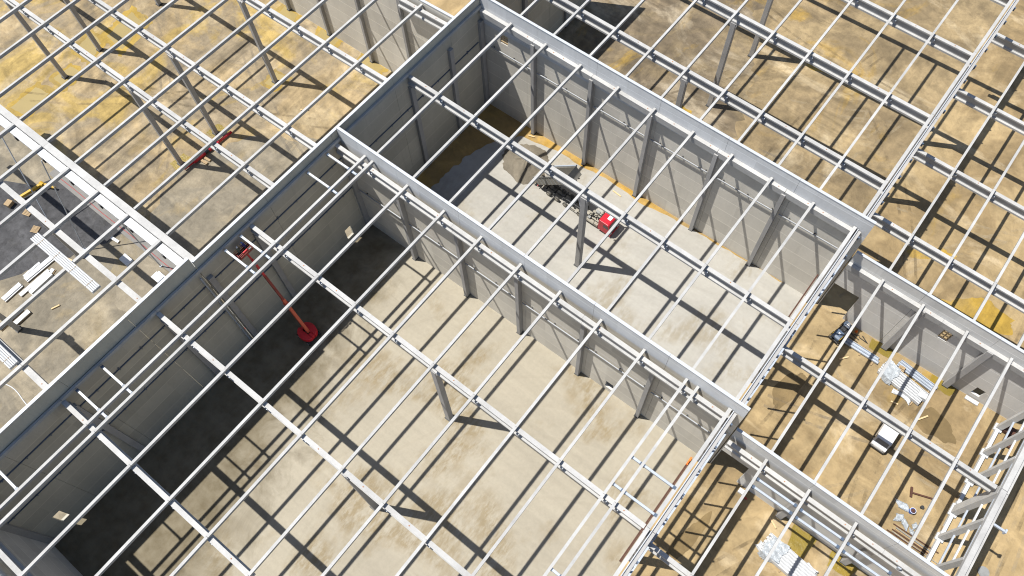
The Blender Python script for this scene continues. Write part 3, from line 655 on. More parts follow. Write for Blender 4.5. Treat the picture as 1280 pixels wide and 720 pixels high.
# the open right edge of the halls: purlin, steel edge beam and siding angle side by side
rows = [(-20, 3.0, 'bottom edge'), (3.0, 15.18, 'second bay from bottom'), (15.18, 28.26, 'bay below dividing wall'), (28.6, 39.2, 'bay above dividing wall'), (39.2, 51.86, 'bay below far wall'), (52.18, 58.7, 'first bay beyond far wall'), (58.7, 69.3, 'second bay beyond far wall'), (69.3, 80.1, 'third bay beyond far wall'), (80.1, 90.9, 'fourth bay beyond far wall'), (90.9, 102, 'top edge')]
for y0, y1, n in rows:
    purlin(.36, y0, y1, zr(.36) + .02, f'pale edge purlin of the open hall side, {n}', .34, 'edge purlins')
    if seen((1, y0, 16), (1, y1, 16)):
        r = empty('edge_beam', (.95, (y0 + y1) / 2, zr(.9) - .3), f'steel edge beam right of the edge purlin, {n}', 'beam', 'edge beams'); L = r.location
        o = MB().box(.72, 1.10, y0 + .02, y1 - .02, zr(.9) - 1.0, zr(.9) - .26).build('channel', MT['column'], r); o.location = -L
        o = MB().box(.68, .76, y0 + .02, y1 - .02, zr(.9) - .255, zr(.9) - .08).build('lip', MT['cap'], r); o.location = -L
        k = MB(); yy = y0 + 1.6
        while yy < y1 - .5: k.box(1.102, 1.28, yy - .09, yy + .09, zr(.9) - .75, zr(.9) - .3); yy += 2.6
        o = k.build('bracket', MT['bluegrey'], r); o.location = -L
tag(MB().box(-.08, .06, 11.6, 22.4, 15.35, 15.5).box(.065, .14, 11.6, 22.4, 15.35, 15.62).build('edge_angle', [MT['rust']], None, (0, 17, 15.4)), 'rusty brown steel angle lying along the open edge of lower hall', 'angle')
tag(MB().box(-.06, .08, 39.6, 45.2, 15.35, 15.5).build('edge_angle', [MT['rust']], None, (0, 42, 15.4)), 'rusty brown steel angle along the open edge of truck hall', 'angle')
tag(MB().box(-.09, .09, 21.7, 22.5, 15.52, 15.8).box(-.05, .05, 21.8, 22.1, 15.8, 16.0).build('tool_bag', MT['orange'], None, (0, 22, 15.52), .03), 'small orange bag hanging on the rusty edge angle', 'bag')
# short steel struts
def strut(x0, x1, y, z, label, group):
    r = empty('steel_strut', ((x0 + x1) / 2, y, z), label, 'strut', group); L = r.location
    o = MB().box(x0, x1, y - .11, y + .11, z - .12, z + .12).build('tube', MT['steel'] if group != 'struts at the long wall' else MT['white'], r, bevel=.02); o.location = -L
    for xa, xb in ((x0 - .26, x0 - .003), (x1 + .003, x1 + .26)):
        o = MB().box(xa, xb, y - .15, y + .15, z - .16, z + .1).build('end_plate', MT['bluegrey'], r); o.location = -L
for y, n in [(26.0, 'nearest the dividing wall'), (23.1, 'second from the dividing wall'), (13.65, "above the lift basket's right side"), (11.6, "at the lift basket's left side"), (-3.7, 'below the second beam'), (-6.55, 'above the third beam'), (-15.4, 'near the bottom left corner')]:
    strut(-46.8, -44.0, y, 17.12, f'short white strut at the long wall {n}', 'struts at the long wall')
    if y > 0 or y > -10: strut(-43.42, -42.9, y, 17.0, f'stub strut between the twin purlins {n}', 'stubs between twin purlins')
for y, n in [(19.3, 'first from the dividing wall'), (16.4, 'just right of the beam'), (7.6, 'near the bottom edge')]:
    strut(-2.75, .12, y, 15.95, f'blue white strut to the open edge {n}', 'struts at the open edge')
    strut(-3.95, -3.22, y, 15.95, f'short strut between twin purlins at open edge, {n}', 'stubs at the open edge')
for j, y in enumerate((26.2, 25.35)):
    for i, (a, b) in enumerate([(5.6, 10.1), (10.1, 14.85), (14.85, 19.5)]):
        strut(a + .45, b - .45, y, zs(a) - .3, f"blue white strut beside lower right wall, {'upper' if j == 0 else 'lower'} row, {ORD[i]} from left", 'twin struts over the sandy strip')

# ---------------------------------------------------------------- white roof sheets stacked on the purlins
def sheets(x0, x1, y, label):
    r = empty('roof_sheet_stack', ((x0 + x1) / 2, y, zl(x0)), label, 'sheet stack'); L = r.location
    for k in range(4):
        pts = []; w_ = .98
        n = 5
        mb = MB()
        for i in range(n):
            a = y - w_ / 2 + w_ * i / n + (.02 if k % 2 else 0)
            h = .075
            zz = lambda x: zl(x) + .05 + k * .085
            mb.hexa([(x0, a, zz(x0)), (x1, a, zz(x1)), (x1, a + w_ / n - .02, zz(x1)), (x0, a + w_ / n - .02, zz(x0)), (x0, a + .03, zz(x0) + h), (x1, a + .03, zz(x1) + h), (x1, a + w_ / n - .07, zz(x1) + h), (x0, a + w_ / n - .07, zz(x0) + h)])
        o = mb.build('sheet', MT['white'], r); o.location = -L
    for t in (.12, .38, .64, .9):
        x = x0 + (x1 - x0) * t
        for i in range(5):
            o = MB().box(x - .035, x + .035, y - .46 + i * .19, y - .46 + i * .19 + .1, zl(x) + .385, zl(x) + .42).build('timber_batten', MT['wood'], r); o.location = -L
sheets(-63.6, -53.6, 1.05, 'stack of white trapezoidal roof sheets lying across three purlins at left')
sheets(-63.0, -53.4, -8.6, 'second stack of white roof sheets at the lower left edge')

# ---------------------------------------------------------------- lower left yard: panels, strip, hose, yellow boom
def panel_stack(cx, cy, lx, ly, rz, n, label, group='white panels on the lower left ground'):
    r = empty('panel_stack', (cx, cy, .02), label, 'panel stack', group, rz); rnd = random.Random(cx)
    MB().box(-lx / 2 * .8, -lx / 2 * .8 + .12, -ly / 2, ly / 2, 0, .1).box(lx / 2 * .7, lx / 2 * .7 + .12, -ly / 2, ly / 2, 0, .1).build('bearer', MT['wood'], r)
    for k in range(n):
        dx, dy = rnd.uniform(-.12, .12), rnd.uniform(-.06, .06)
        MB().box(-lx / 2 + dx, lx / 2 + dx, -ly / 2 + dy, ly / 2 + dy, .104 + k * .124, .104 + k * .124 + .118).build('panel', MT['white'], r, bevel=.01)
panel_stack(-75.1, -.9, .62, 4.6, -.02, 2, 'longest white panel stack on the gravel edge at left')
panel_stack(-75.1, -5.2, .6, 2.6, .03, 2, 'lowest leftmost short white panel stack on the gravel edge')
panel_stack(-74.1, -2.7, .55, 4.3, .0, 1, 'single long white panel right of the longest stack')
panel_stack(-73.2, -2.3, .62, 3.2, .04, 3, 'thick white panel stack nearest the roof sheets')
panel_stack(-75.9, -1.8, .32, 2.4, .0, 1, 'thin white strip lying left of the longest stack')
panel_stack(-73.6, -.6, .5, 1.0, .3, 1, 'small odd white panel at the stack ends')
panel_stack(-71.4, -6.8, .62, 2.6, .02, 2, 'white panel pair partly in beam shadow by the left edge')
panel_stack(-72.2, -7.5, .4, 3.2, .02, 2, 'narrow grey white panels by the left edge')
panel_stack(-70.9, 7.2, 1.3, .35, .1, 1, 'lone small white panel on the grey ground by red hose')
panel_stack(-67.4, 6.2, .95, 1.6, 1.57, 3, 'short white panel stack near the middle of the strip')
panel_stack(-62.4, 7.0, .95, 1.4, 1.57, 3, 'short white panel stack under the corner by the long wall')
sheet('concrete_strip_ground', [(-86, 8.3), (-47.9, 8.3), (-47.9, 9.55), (-86, 9.55)], .05, MT['strip'], .04)
sheet('paving_ground', wob([(-71, 8.2), (-68, 4), (-64, 1.5), (-58, 2), (-52, 4), (-50, 8.2)], .4, .8, R), .016, soil('pale_grit', (.225, .195, .145), (.195, .168, .125), (.22, .18, .10), (.14, .12, .09), streak=.12, fine=.22, seed=19))
tag(MB().tube([(-84 + i * 1.1, 9.0 + .05 * math.sin(i * .6) - .25, .1) for i in range(33)], .032, 6).build('red_hose', MT['redhose'], None, (-68, 9, .1)), 'red hose lying along the concrete strip under the edge beam', 'hose')
tag(MB().tube([(-67 + i * .6, -13.2 + .35 * math.sin(i * .5) + i * .08, .04) for i in range(14)], .06, 7).build('white_hose', MT['white'], None, (-63, -13, 0)), 'white hose curling over the sand at the lower left edge', 'hose')
r = empty('yellow_boom', (-85, 5.5, 0), 'yellow machine boom lying on the dark gravel at left', 'machine boom')
for nm, mb in [('boom', MB().bar((-.6, -2.4, .5), (.4, 1.2, .8), .34, .4)), ('jib', MB().bar((.4, 1.25, .8), (1.9, 1.9, .45), .3, .34)), ('hinge', MB().cyl((.1, 1.2, .8), (.7, 1.2, .8), .28)), ('counterweight', MB().obox((-.9, -3.2, .45), (.8, .9, .5), Matrix.Rotation(.25, 3, 'Z')))]:
    mb.build(nm, MT['yellow'] if nm != 'counterweight' else MT['wood'], r, bevel=.03)
for i, (x, y, s, rz) in enumerate([(-83.2, 3.0, 1.4, .3), (-80.3, 2.0, 1.3, .4), (-77.6, 3.4, 1.2, .2)]):
    rr = empty('timber_pallet', (x, y, .02), ['timber pallet behind the yellow boom on dark gravel', 'timber pallet under the narrow white beam on gravel', 'timber pallet right of the other two on the gravel'][i], 'pallet', 'pallets on the gravel', rz); s *= .75
    for k in range(6): MB().box(-s / 2, s / 2, -s / 2 + k * s / 6, -s / 2 + k * s / 6 + s / 6 - .04, .12, .16).build('board', MT['wood'], rr)
    for k in (-1, 0, 1): MB().box(k * s * .42 - .06, k * s * .42 + .06, -s / 2, s / 2, 0, .116).build('runner', MT['wood'], rr)
for i, (p0, p1) in enumerate([((-83.5, 8.0, 15.2), (-78.5, 3.4, .2)), ((-72.8, 7.4, 15.0), (-72.9, 4.0, .3)), ((-63.5, 8.1, 15.2), (-63.6, 8.2, .1))]):
    tag(MB().cyl(p0, p1, .07, n=8).cyl(p1, (p1[0], p1[1], 0.02), .16, n=10).build('brace_rod', MT['steel'], None, p1), ['slanting steel rod from edge beam down to the gravel at left', 'slanting steel rod near the narrow beam post', 'upright steel rod under the edge beam near its middle'][i], 'brace rod')

# ---------------------------------------------------------------- red lifting beam with timber in the yellow yard
r = empty('lifting_beam', (-71.8, 23.0, 0), 'long red steel lifting beam lying beside a column base', 'lifting beam', rz=-.06)
MB().box(-.26, .26, -2.0, -.1, .18, .62).box(-.26, .26, .5, 2.2, .18, .62).build('box_section', MT['red'], r, bevel=.03)
MB().box(-.2, .2, -.1, .5, .22, .5).build('splice', MT['dark'], r); MB().box(-.08, .08, -3.5, -2.0, .2, .5).build('nose', MT['red'], r); MB().box(-.1, .1, 2.2, 4.4, .2, .5).build('tail', MT['red'], r)
for i, (x, y) in enumerate([(-70.9, 22.2), (-71.2, 24.6)]):
    rr = empty('timber_block', (x, y, .02), ['lower pair of timber blocks beside the red beam', 'upper pair of timber blocks beside the red beam'][i], 'timber', None, .1)
    MB().box(-.5, .5, -.45, -.1, 0, .25).build('block', MT['wood'], rr); MB().box(-.45, .5, .1, .42, 0, .22).build('block', MT['wood'], rr)

# ---------------------------------------------------------------- tipper truck
def truck():
    X0, Y0 = -28.0, 45.55
    r = empty('tipper_truck', (X0, Y0, .1), 'red tipper truck with raised dump body unloading sand in the hall', 'truck', None, -.03)
    def P(nm, mb, m, parent=r, bev=.02): return mb.build(nm, MT[m], parent, bevel=bev)
    hw = .98
    # cab: side profile (x, z)
    c0, c1 = 3.75, 5.5
    prof = [(c0, .45), (c1 - .02, .45), (c1 + .06, 1.15), (c1 - .06, 1.62), (c1 - .22, 2.38), (c1 - .36, 2.5), (c0 + .12, 2.5), (c0, 2.36)]
    cab = P('cab', MB().prism(prof, lambda u, v, a: (u, a, v), -hw, hw), 'red', bev=.05)
    P('windscreen', MB().hexa([(c1 - .05, -.8, 1.66), (c1 - .03, -.8, 1.66), (c1 - .03, .8, 1.66), (c1 - .05, .8, 1.66), (c1 - .19, -.76, 2.3), (c1 - .16, -.76, 2.3), (c1 - .16, .76, 2.3), (c1 - .19, .76, 2.3)]), 'glass', cab, 0)
    for s in (-1, 1):
        y = s * (hw + .012)
        P('side_window', MB().add([(c0 + .75, y, 1.55), (c1 - .2, y, 1.55), (c1 - .36, y, 2.15), (c0 + .75, y, 2.15)], [(0, 1, 2, 3)]), 'glass', cab, 0)
        P('mirror', MB().box(c1 + .02, c1 + .12, s * (hw + .08), s * (hw + .24), 1.5, 2.0), 'dark', cab)
        P('headlight', MB().box(c1 + .03, c1 + .09, s * .72 - .14, s * .72 + .14, .62, .82), 'vanw', cab)
    P('roof_hatch', MB().box(c0 + .75, c0 + 1.25, -.28, .32, 2.505, 2.58), 'vanw', cab)
    P('bumper', MB().box(c1 - .02, c1 + .1, -hw, hw, .25, .56), 'red', cab); P('grille', MB().box(c1 + .04, c1 + .075, -.55, .55, .8, 1.35), 'dark', cab)
    P('rear_window', MB().add([(c0 - .012, -.5, 1.7), (c0 - .012, .5, 1.7), (c0 - .012, .5, 2.15), (c0 - .012, -.5, 2.15)], [(0, 1, 2, 3)]), 'glass', cab, 0)
    ch = P('chassis', MB().box(-.6, c0 + 1.4, -.42, -.28, .5, .75).box(-.6, c0 + 1.4, .28, .42, .5, .75).box(.2, .35, -.4, .4, .52, .72).box(1.6, 1.75, -.4, .4, .52, .72).box(3.2, 3.35, -.4, .4, .52, .72), 'dark')
    P('fuel_tank', MB().cyl((1.7, -.68, .55), (3.0, -.68, .55), .26, n=16), 'beige'); P('air_tank', MB().cyl((1.9, .66, .52), (2.7, .66, .52), .2, n=14), 'beige')
    P('battery_box', MB().box(3.05, 3.6, -.9, -.5, .4, .8), 'beige'); P('exhaust', MB().cyl((3.45, .6, .5), (3.45, .6, 2.55), .1, n=10).cyl((3.3, .6, .7), (3.3, .6, 1.6), .17, n=12), 'beige')
    P('catwalk', MB().box(2.4, 3.5, -.42, .42, .78, .82).box(1.1, 2.2, -.30, .30, .78, .84), 'beige')
    P('hose_coil', MB().tube([(3.5, -.3 + .6 * i / 12, 1.5 + .25 * math.sin(i * 1.1)) for i in range(13)], .045, 6), 'dark')
    for q in range(7):
        a_ = q * 2.4; P('air_hose', MB().tube([(1.9 + .22 * q, -.35 + .1 * q, .85), (2.05 + .2 * q, -.2 + .08 * math.sin(a_), 1.15 + .1 * math.cos(a_)), (2.3 + .18 * q, .3 * math.sin(a_ + 1), .9)], .05, 6), 'dark', bev=0)
    P('valve_block', MB().box(2.0, 2.35, -.75, -.45, .82, 1.1).box(2.36, 2.9, .45, .8, .8, 1.15), 'grey')
    P('fifth_wheel', MB().cyl((.75, 0, .8), (.75, 0, .95), .42, n=18).box(.4, 1.3, -.2, .2, .76, .86), 'dark')
    P('mudguard', MB().box(.2, 1.3, -.92, -.6, 1.0, 1.04).box(.2, 1.3, .6, .92, 1.0, 1.04), 'beige')
    def wheel(x, y, rad=.37, wd=.24):
        w_ = P('wheel', MB().cyl((x, y - wd / 2, rad), (x, y + wd / 2, rad), rad, n=22), 'dusty_tyre', bev=.03)
        s = -1 if y < 0 else 1
        P('rim', MB().cyl((x, y + s * (wd / 2 + .004), rad), (x, y + s * (wd / 2 + .03), rad), rad * .58, rad * .5, n=18), 'beige', w_, 0)
    for x in (4.75, .75, -1.45, -2.75, -4.05):
        for s in (-1, 1): wheel(x, s * .74)
    # trailer frame
    P('trailer_frame', MB().box(-5.75, .9, -.40, -.26, .86, 1.06).box(-5.75, .9, .26, .40, .86, 1.06).box(-5.7, -5.5, -.8, .8, .75, .95).box(-4.6, -4.45, -.7, .7, .8, .95).box(-3.4, -3.25, -.7, .7, .8, .95).box(-2.1, -1.95, -.7, .7, .8, .95).box(-.5, -.35, -.5, .5, .86, 1.06).box(.6, .95, -.85, .85, .9, 1.04), 'dark')
    P('side_guard', MB().bar((-1.0, -.82, .6), (.1, -.82, .6), .04, .3).bar((-1.0, .82, .6), (.1, .82, .6), .04, .3), 'beige')
    P('rear_light_bar', MB().box(-5.85, -5.76, -.85, .85, .5, .68), 'red')
    # raised body, hinged at the rear
    ang = math.radians(43); ca, sa = math.cos(ang), math.sin(ang); hx, hz = -5.6, 1.12
    T = lambda x, y, z: (hx + x * ca - z * sa, y, hz + x * sa + z * ca)
    L, H, bw, th = 7.0, 1.2, .92, .06
    def tb(mb, x0, x1, y0, y1, z0, z1): return mb.hexa([T(x0, y0, z0), T(x1, y0, z0), T(x1, y1, z0), T(x0, y1, z0), T(x0, y0, z1), T(x1, y0, z1), T(x1, y1, z1), T(x0, y1, z1)])
    b = MB(); tb(b, 0, L, -bw, bw, 0, th); tb(b, 0, L, -bw, -bw + th, th, H); tb(b, 0, L, bw - th, bw, th, H); tb(b, L - th, L, -bw + th, bw - th, th, H + .1)
    body = P('dump_body', b, 'bodyg', bev=0)
    rb = MB()
    for i in range(10):
        x = .3 + i * .7; tb(rb, x, x + .09, -bw - .05, -bw - .004, 0, H); tb(rb, x, x + .09, bw + .004, bw + .05, 0, H)
    tb(rb, 0, L, -bw - .07, -bw - .002, H + .003, H + .1); tb(rb, 0, L, bw + .002, bw + .07, H + .003, H + .1)
    P('rib', rb, 'grey', body, 0)
    fr = MB()
    for i in range(9): tb(fr, .5 + i * .72, .58 + i * .72, -.7, .7, -.14, -.005)
    tb(fr, 0, L, -.42, -.3, -.18, -.004); tb(fr, 0, L, .3, .42, -.18, -.004)
    P('underframe', fr, 'dark', body, 0)
    g = MB(); a2 = math.radians(-25); gz = H
    p = Vector(T(0, 0, H)); d = Vector((-.42, 0, -.9)).normalized() * 1.05
    g.hexa([p + Vector((0, -bw, 0)), p + Vector((.06, -bw, 0)), p + Vector((.06, bw, 0)), p + Vector((0, bw, 0)), p + d + Vector((0, -bw, 0)), p + d + Vector((.06, -bw, 0)), p + d + Vector((.06, bw, 0)), p + d + Vector((0, bw, 0))])
    P('tailgate', g, 'beige', body, 0)
    P('tarp_roll', MB().cyl(T(.1, bw + .1, H + .12), T(L, bw + .1, H + .12), .09, n=10), 'steel', body, 0)
    P('hoist_ram', MB().cyl((.45, 0, 1.0), T(L - .3, 0, -.1), .13, n=12).cyl((.45, 0, 1.0), ((.45 + T(L - .3, 0, 0)[0]) / 2, 0, (1.0 + T(L - .3, 0, 0)[2]) / 2), .18, n=12), 'steel', bev=0)
    return r
truck()

# ---------------------------------------------------------------- people
def person(loc, rz, jacket, helmet, label, lean=.25, reach=.5):
    r = empty('person', loc, label, 'person', None, rz); s = 1 / 1.4
    me = bpy.data.meshes.new('body')
    J = {'pel': (0, 0, .95), 'sp': (.04 + lean * .2, 0, 1.18), 'ch': (lean * .45, 0, 1.38), 'nk': (lean * .62, 0, 1.52), 'hd': (lean * .75 + .03, 0, 1.66), 'ht': (lean * .78 + .03, 0, 1.76)}
    E_ = [('pel', 'sp'), ('sp', 'ch'), ('ch', 'nk'), ('nk', 'hd'), ('hd', 'ht')]
    RD = {'pel': .15, 'sp': .14, 'ch': .165, 'nk': .062, 'hd': .098, 'ht': .085}
    for sd, n in ((1, 'l'), (-1, 'r')):
        J['hip' + n] = (0, sd * .11, .86); J['kn' + n] = (.05 + .05 * sd, sd * .12, .48); J['an' + n] = (-.02, sd * .12, .09); J['to' + n] = (.18, sd * .13, .04)
        J['sh' + n] = (lean * .5, sd * .2, 1.42); J['el' + n] = (lean * .5 + .14, sd * .27, 1.18); J['wr' + n] = (lean * .5 + .14 + reach * .55, sd * .18, 1.22 + .1 * sd); J['ha' + n] = (lean * .5 + .22 + reach * .62, sd * .16, 1.24 + .1 * sd)
        E_ += [('pel', 'hip' + n), ('hip' + n, 'kn' + n), ('kn' + n, 'an' + n), ('an' + n, 'to' + n), ('ch', 'sh' + n), ('sh' + n, 'el' + n), ('el' + n, 'wr' + n), ('wr' + n, 'ha' + n)]
        RD.update({'hip' + n: .1, 'kn' + n: .07, 'an' + n: .05, 'to' + n: .045, 'sh' + n: .075, 'el' + n: .052, 'wr' + n: .036, 'ha' + n: .045})
    ks = list(J); me.from_pydata([tuple(c * s for c in J[k]) for k in ks], [(ks.index(a), ks.index(b)) for a, b in E_], [])
    me.materials.append(MT[jacket])
    b = bpy.data.objects.new('body', me); COL.objects.link(b); b.parent = r
    b.modifiers.new('skin', 'SKIN'); sb = b.modifiers.new('sub', 'SUBSURF'); sb.levels = sb.render_levels = 1
    for k, v in zip(ks, me.skin_vertices[0].data): v.radius = (RD[k] * s, RD[k] * s)
    me.skin_vertices[0].data[0].use_root = True
    h = Vector(J['ht']) * s
    hm = MB(); n, k = 14, 5; vs = []; fs = []
    for j in range(k + 1):
        t = j / k * math.pi / 2
        for i in range(n):
            a = 2 * math.pi * i / n; rr = .135 * s * math.cos(t * .98); vs.append((h.x + rr * math.cos(a) * 1.15, h.y + rr * math.sin(a), h.z - .02 * s + .13 * s * math.sin(t)))
    for j in range(k): fs += [(j * n + i, j * n + (i + 1) % n, (j + 1) * n + (i + 1) % n, (j + 1) * n + i) for i in range(n)]
    hm.add(vs, fs).add([(h.x + .11 * s, -.09 * s, h.z), (h.x + .24 * s, -.05 * s, h.z - .02 * s), (h.x + .24 * s, .05 * s, h.z - .02 * s), (h.x + .11 * s, .09 * s, h.z)], [(0, 1, 2, 3)])
    hm.build('helmet', MT[helmet], r, smooth=True)
    f = MB(); hd = Vector(J['hd']) * s
    f.obox((hd.x + .085 * s, 0, hd.z - .01), (.05 * s, .12 * s, .13 * s)).obox((hd.x + .115 * s, 0, hd.z), (.03 * s, .03 * s, .04 * s)); f.build('face', MT['skin'], r, bevel=.008)
    t = MB()
    for n in 'lr':
        t.cyl(Vector(J['hip' + n]) * s, Vector(J['kn' + n]) * s, .108 * s, .08 * s, 12); t.cyl(Vector(J['kn' + n]) * s, Vector(J['an' + n]) * s, .08 * s, .065 * s, 12)
    t.build('trousers', MT['trouser'], r)
    return r

# ---------------------------------------------------------------- boom lift
def lift():
    bx, by = -42.6, 12.75
    r = empty('boom_lift', (bx, by, .03), 'red telescopic boom lift with basket raised against the shaded wall', 'boom lift', None, 0)
    def P(nm, mb, m, parent=r, bev=.02): return mb.build(nm, MT[m], parent, bevel=bev)
    P('undercarriage', MB().box(-.95, .95, -.6, .6, .3, .62).box(-.9, -.6, -.8, .8, .3, .5).box(.6, .9, -.8, .8, .3, .5), 'dark')
    for x in (-.75, .75):
        for y in (-.8, .8):
            w_ = P('wheel', MB().cyl((x, y - .14, .36), (x, y + .14, .36), .36, n=20), 'rubber', bev=.03)
            s = -1 if y < 0 else 1
            P('rim', MB().cyl((x, y + s * .145, .36), (x, y + s * .17, .36), .2, n=14), 'grey', w_, 0)
    # turntable: two rounded cowls with a slot for the boom foot between them
    n = 22
    for sg, nm in ((1, 'engine_cowl'), (-1, 'tank_cowl')):
        poly = [(-.25 + 0, sg * .2)] + [(1.1 * math.cos(t), sg * (.2 + .86 * math.sin(t))) for t in [math.pi * i / n for i in range(n + 1)]]
        poly = [(x, y) for x, y in poly[1:]]
        P(nm, MB().prism(poly, lambda u, v, a: (u, v, a), .66, 1.42 if sg > 0 else 1.32), 'lift_red', bev=.08)
    P('turntable', MB().cyl((0, 0, .625), (0, 0, .7), .8, n=26), 'dark'); P('counterweight', MB().box(.42, 1.06, -.19, .19, .70, 1.34), 'lift_red', bev=.05); P('front_cowl', MB().box(-1.06, -.62, -.19, .19, .70, 1.1), 'lift_red', bev=.05)
    def seg(nm, a, b, w0, m):
        a = Vector(a) - Vector((bx, by, .03)); b = Vector(b) - Vector((bx, by, .03)); return P(nm, MB().bar(a, b, w0, w0 * 1.15, up=(1, 0, 0)), m)
    A = Vector((-42.45, 12.8, 1.25)); B = Vector((-46.15, 13.0, 15.1)); D = B - A
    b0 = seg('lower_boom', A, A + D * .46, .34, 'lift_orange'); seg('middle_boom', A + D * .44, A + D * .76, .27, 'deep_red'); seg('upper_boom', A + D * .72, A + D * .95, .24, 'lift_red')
    P('knuckle', MB().obox(A + D * .40 - Vector((bx, by, .03)), (.5, .5, .42)), 'lift_orange', b0); P('ram', MB().cyl((-.1, .02, 1.0), A + D * .22 - Vector((bx + .32, by, .03)), .1, n=10), 'grey')
    seg('jib', A + D * .93, (-46.35, 12.98, 15.2), .18, 'lift_red')
    # basket
    k = Vector((-46.62, 12.95, 15.15)) - Vector((bx, by, .03))
    bl, bw, hh = .85, .36, .78
    bs = P('basket_floor', MB().obox(k, (bw * 2, bl * 2, .06)), 'dark')
    q = MB()
    for z in (.28, .54, hh):
        for x in (-bw, bw): q.bar(k + Vector((x, -bl, z)), k + Vector((x, bl, z)), .05, .05)
        for y in (-bl, bl): q.bar(k + Vector((-bw, y, z)), k + Vector((bw, y, z)), .05, .05)
    for x in (-bw, bw):
        for y in (-bl, -bl / 3, bl / 3, bl): q.bar(k + Vector((x, y, 0)), k + Vector((x, y, hh)), .045, .045)
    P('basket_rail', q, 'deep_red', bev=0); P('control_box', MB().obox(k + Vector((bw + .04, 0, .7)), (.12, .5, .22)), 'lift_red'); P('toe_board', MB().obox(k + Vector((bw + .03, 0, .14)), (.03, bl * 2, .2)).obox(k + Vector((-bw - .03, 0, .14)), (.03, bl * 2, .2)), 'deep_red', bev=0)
    P('tool_tray', MB().obox(k + Vector((bw + .08, .55, .6)), (.2, .3, .2)), 'grey')
lift()
person((-46.68, 12.55, 15.21), math.radians(150), 'jacket', 'helmet', 'worker in dark jacket and white helmet on the left of the lift basket')
person((-46.68, 13.35, 15.21), math.radians(200), 'hivis', 'helmetb', 'worker in blue jacket and blue helmet on the right of the lift basket')

# ---------------------------------------------------------------- white van
def van():
    r = empty('white_van', (15.0, 41.95, .02), 'white van parked on sandy ground under the low roof', 'van', None, math.radians(88)); r.scale = (1.02, 1.14, 1.2)
    def P(nm, mb, m, parent=r, bev=.02): return mb.build(nm, MT[m], parent, bevel=bev)
    # x forward is -front: front at negative x
    hw, l0, l1 = .73, -1.72, 1.70
    body = P('body', MB().prism([(l0, .28), (l1, .28), (l1, 1.02), (l1 - .06, 1.38), (l1 - .2, 1.43), (l0 + .74, 1.43), (l0 + .64, 1.38), (l0 + .36, .92), (l0 + .05, .80), (l0, .62)], lambda u, v, a: (u, a, v), -hw, hw), 'vanw', bev=.07)
    P('windscreen', MB().add([(l0 + .355, -.60, .945), (l0 + .355, .60, .945), (l0 + .615, .56, 1.372), (l0 + .615, -.56, 1.372)], [(0, 1, 2, 3)]), 'windscreen', body, 0)
    for s in (-1, 1):
        y = s * (hw + .006)
        P('side_window', MB().add([(l0 + .55, y, .92), (l0 + 1.2, y, .92), (l0 + 1.2, y, 1.26), (l0 + .74, y, 1.26)], [(0, 1, 2, 3)]), 'glass', body, 0)
        P('mirror', MB().box(l0 + .62, l0 + .74, s * (hw + .03), s * (hw + .2), .9, 1.05), 'dark', body)
        P('headlight', MB().box(l0 - .02, l0 + .12, s * .56 - .12, s * .56 + .12, .56, .7), 'grey', body); P('tail_light', MB().box(l1 - .03, l1 + .025, s * .64 - .06, s * .64 + .06, .6, 1.0), 'red', body)
        for x in (l0 + .62, l1 - .68):
            w_ = P('wheel', MB().cyl((x, s * (hw - .08), .235), (x, s * (hw + .05), .235), .235, n=22), 'rubber', bev=.02); P('rim', MB().cyl((x, s * (hw + .052), .235), (x, s * (hw + .07), .235), .14, n=14), 'grey', w_, 0)
    P('bumper', MB().box(l0 - .06, l0 + .06, -hw + .03, hw - .03, .2, .44), 'dark'); P('rear_bumper', MB().box(l1 - .04, l1 + .06, -hw + .03, hw - .03, .2, .42), 'dark')
    P('roof_rib', MB().box(l0 + .95, l1 - .3, -.45, -.39, 1.434, 1.45).box(l0 + 1.1, l1 - .3, .39, .45, 1.434, 1.45).box(l0 + 1.1, l1 - .3, -.03, .03, 1.434, 1.45), 'vanw', body, 0)
    P('rear_window', MB().add([(l1 + .006, -.5, 1.0), (l1 + .006, .5, 1.0), (l1 - .05, .46, 1.33), (l1 - .05, -.46, 1.33)], [(0, 1, 2, 3)]), 'glass', body, 0); P('bonnet_line', MB().bar((l0 + .38, -.66, .93), (l0 + .38, .66, .93), .05, .03), 'dark', body, 0)
van()

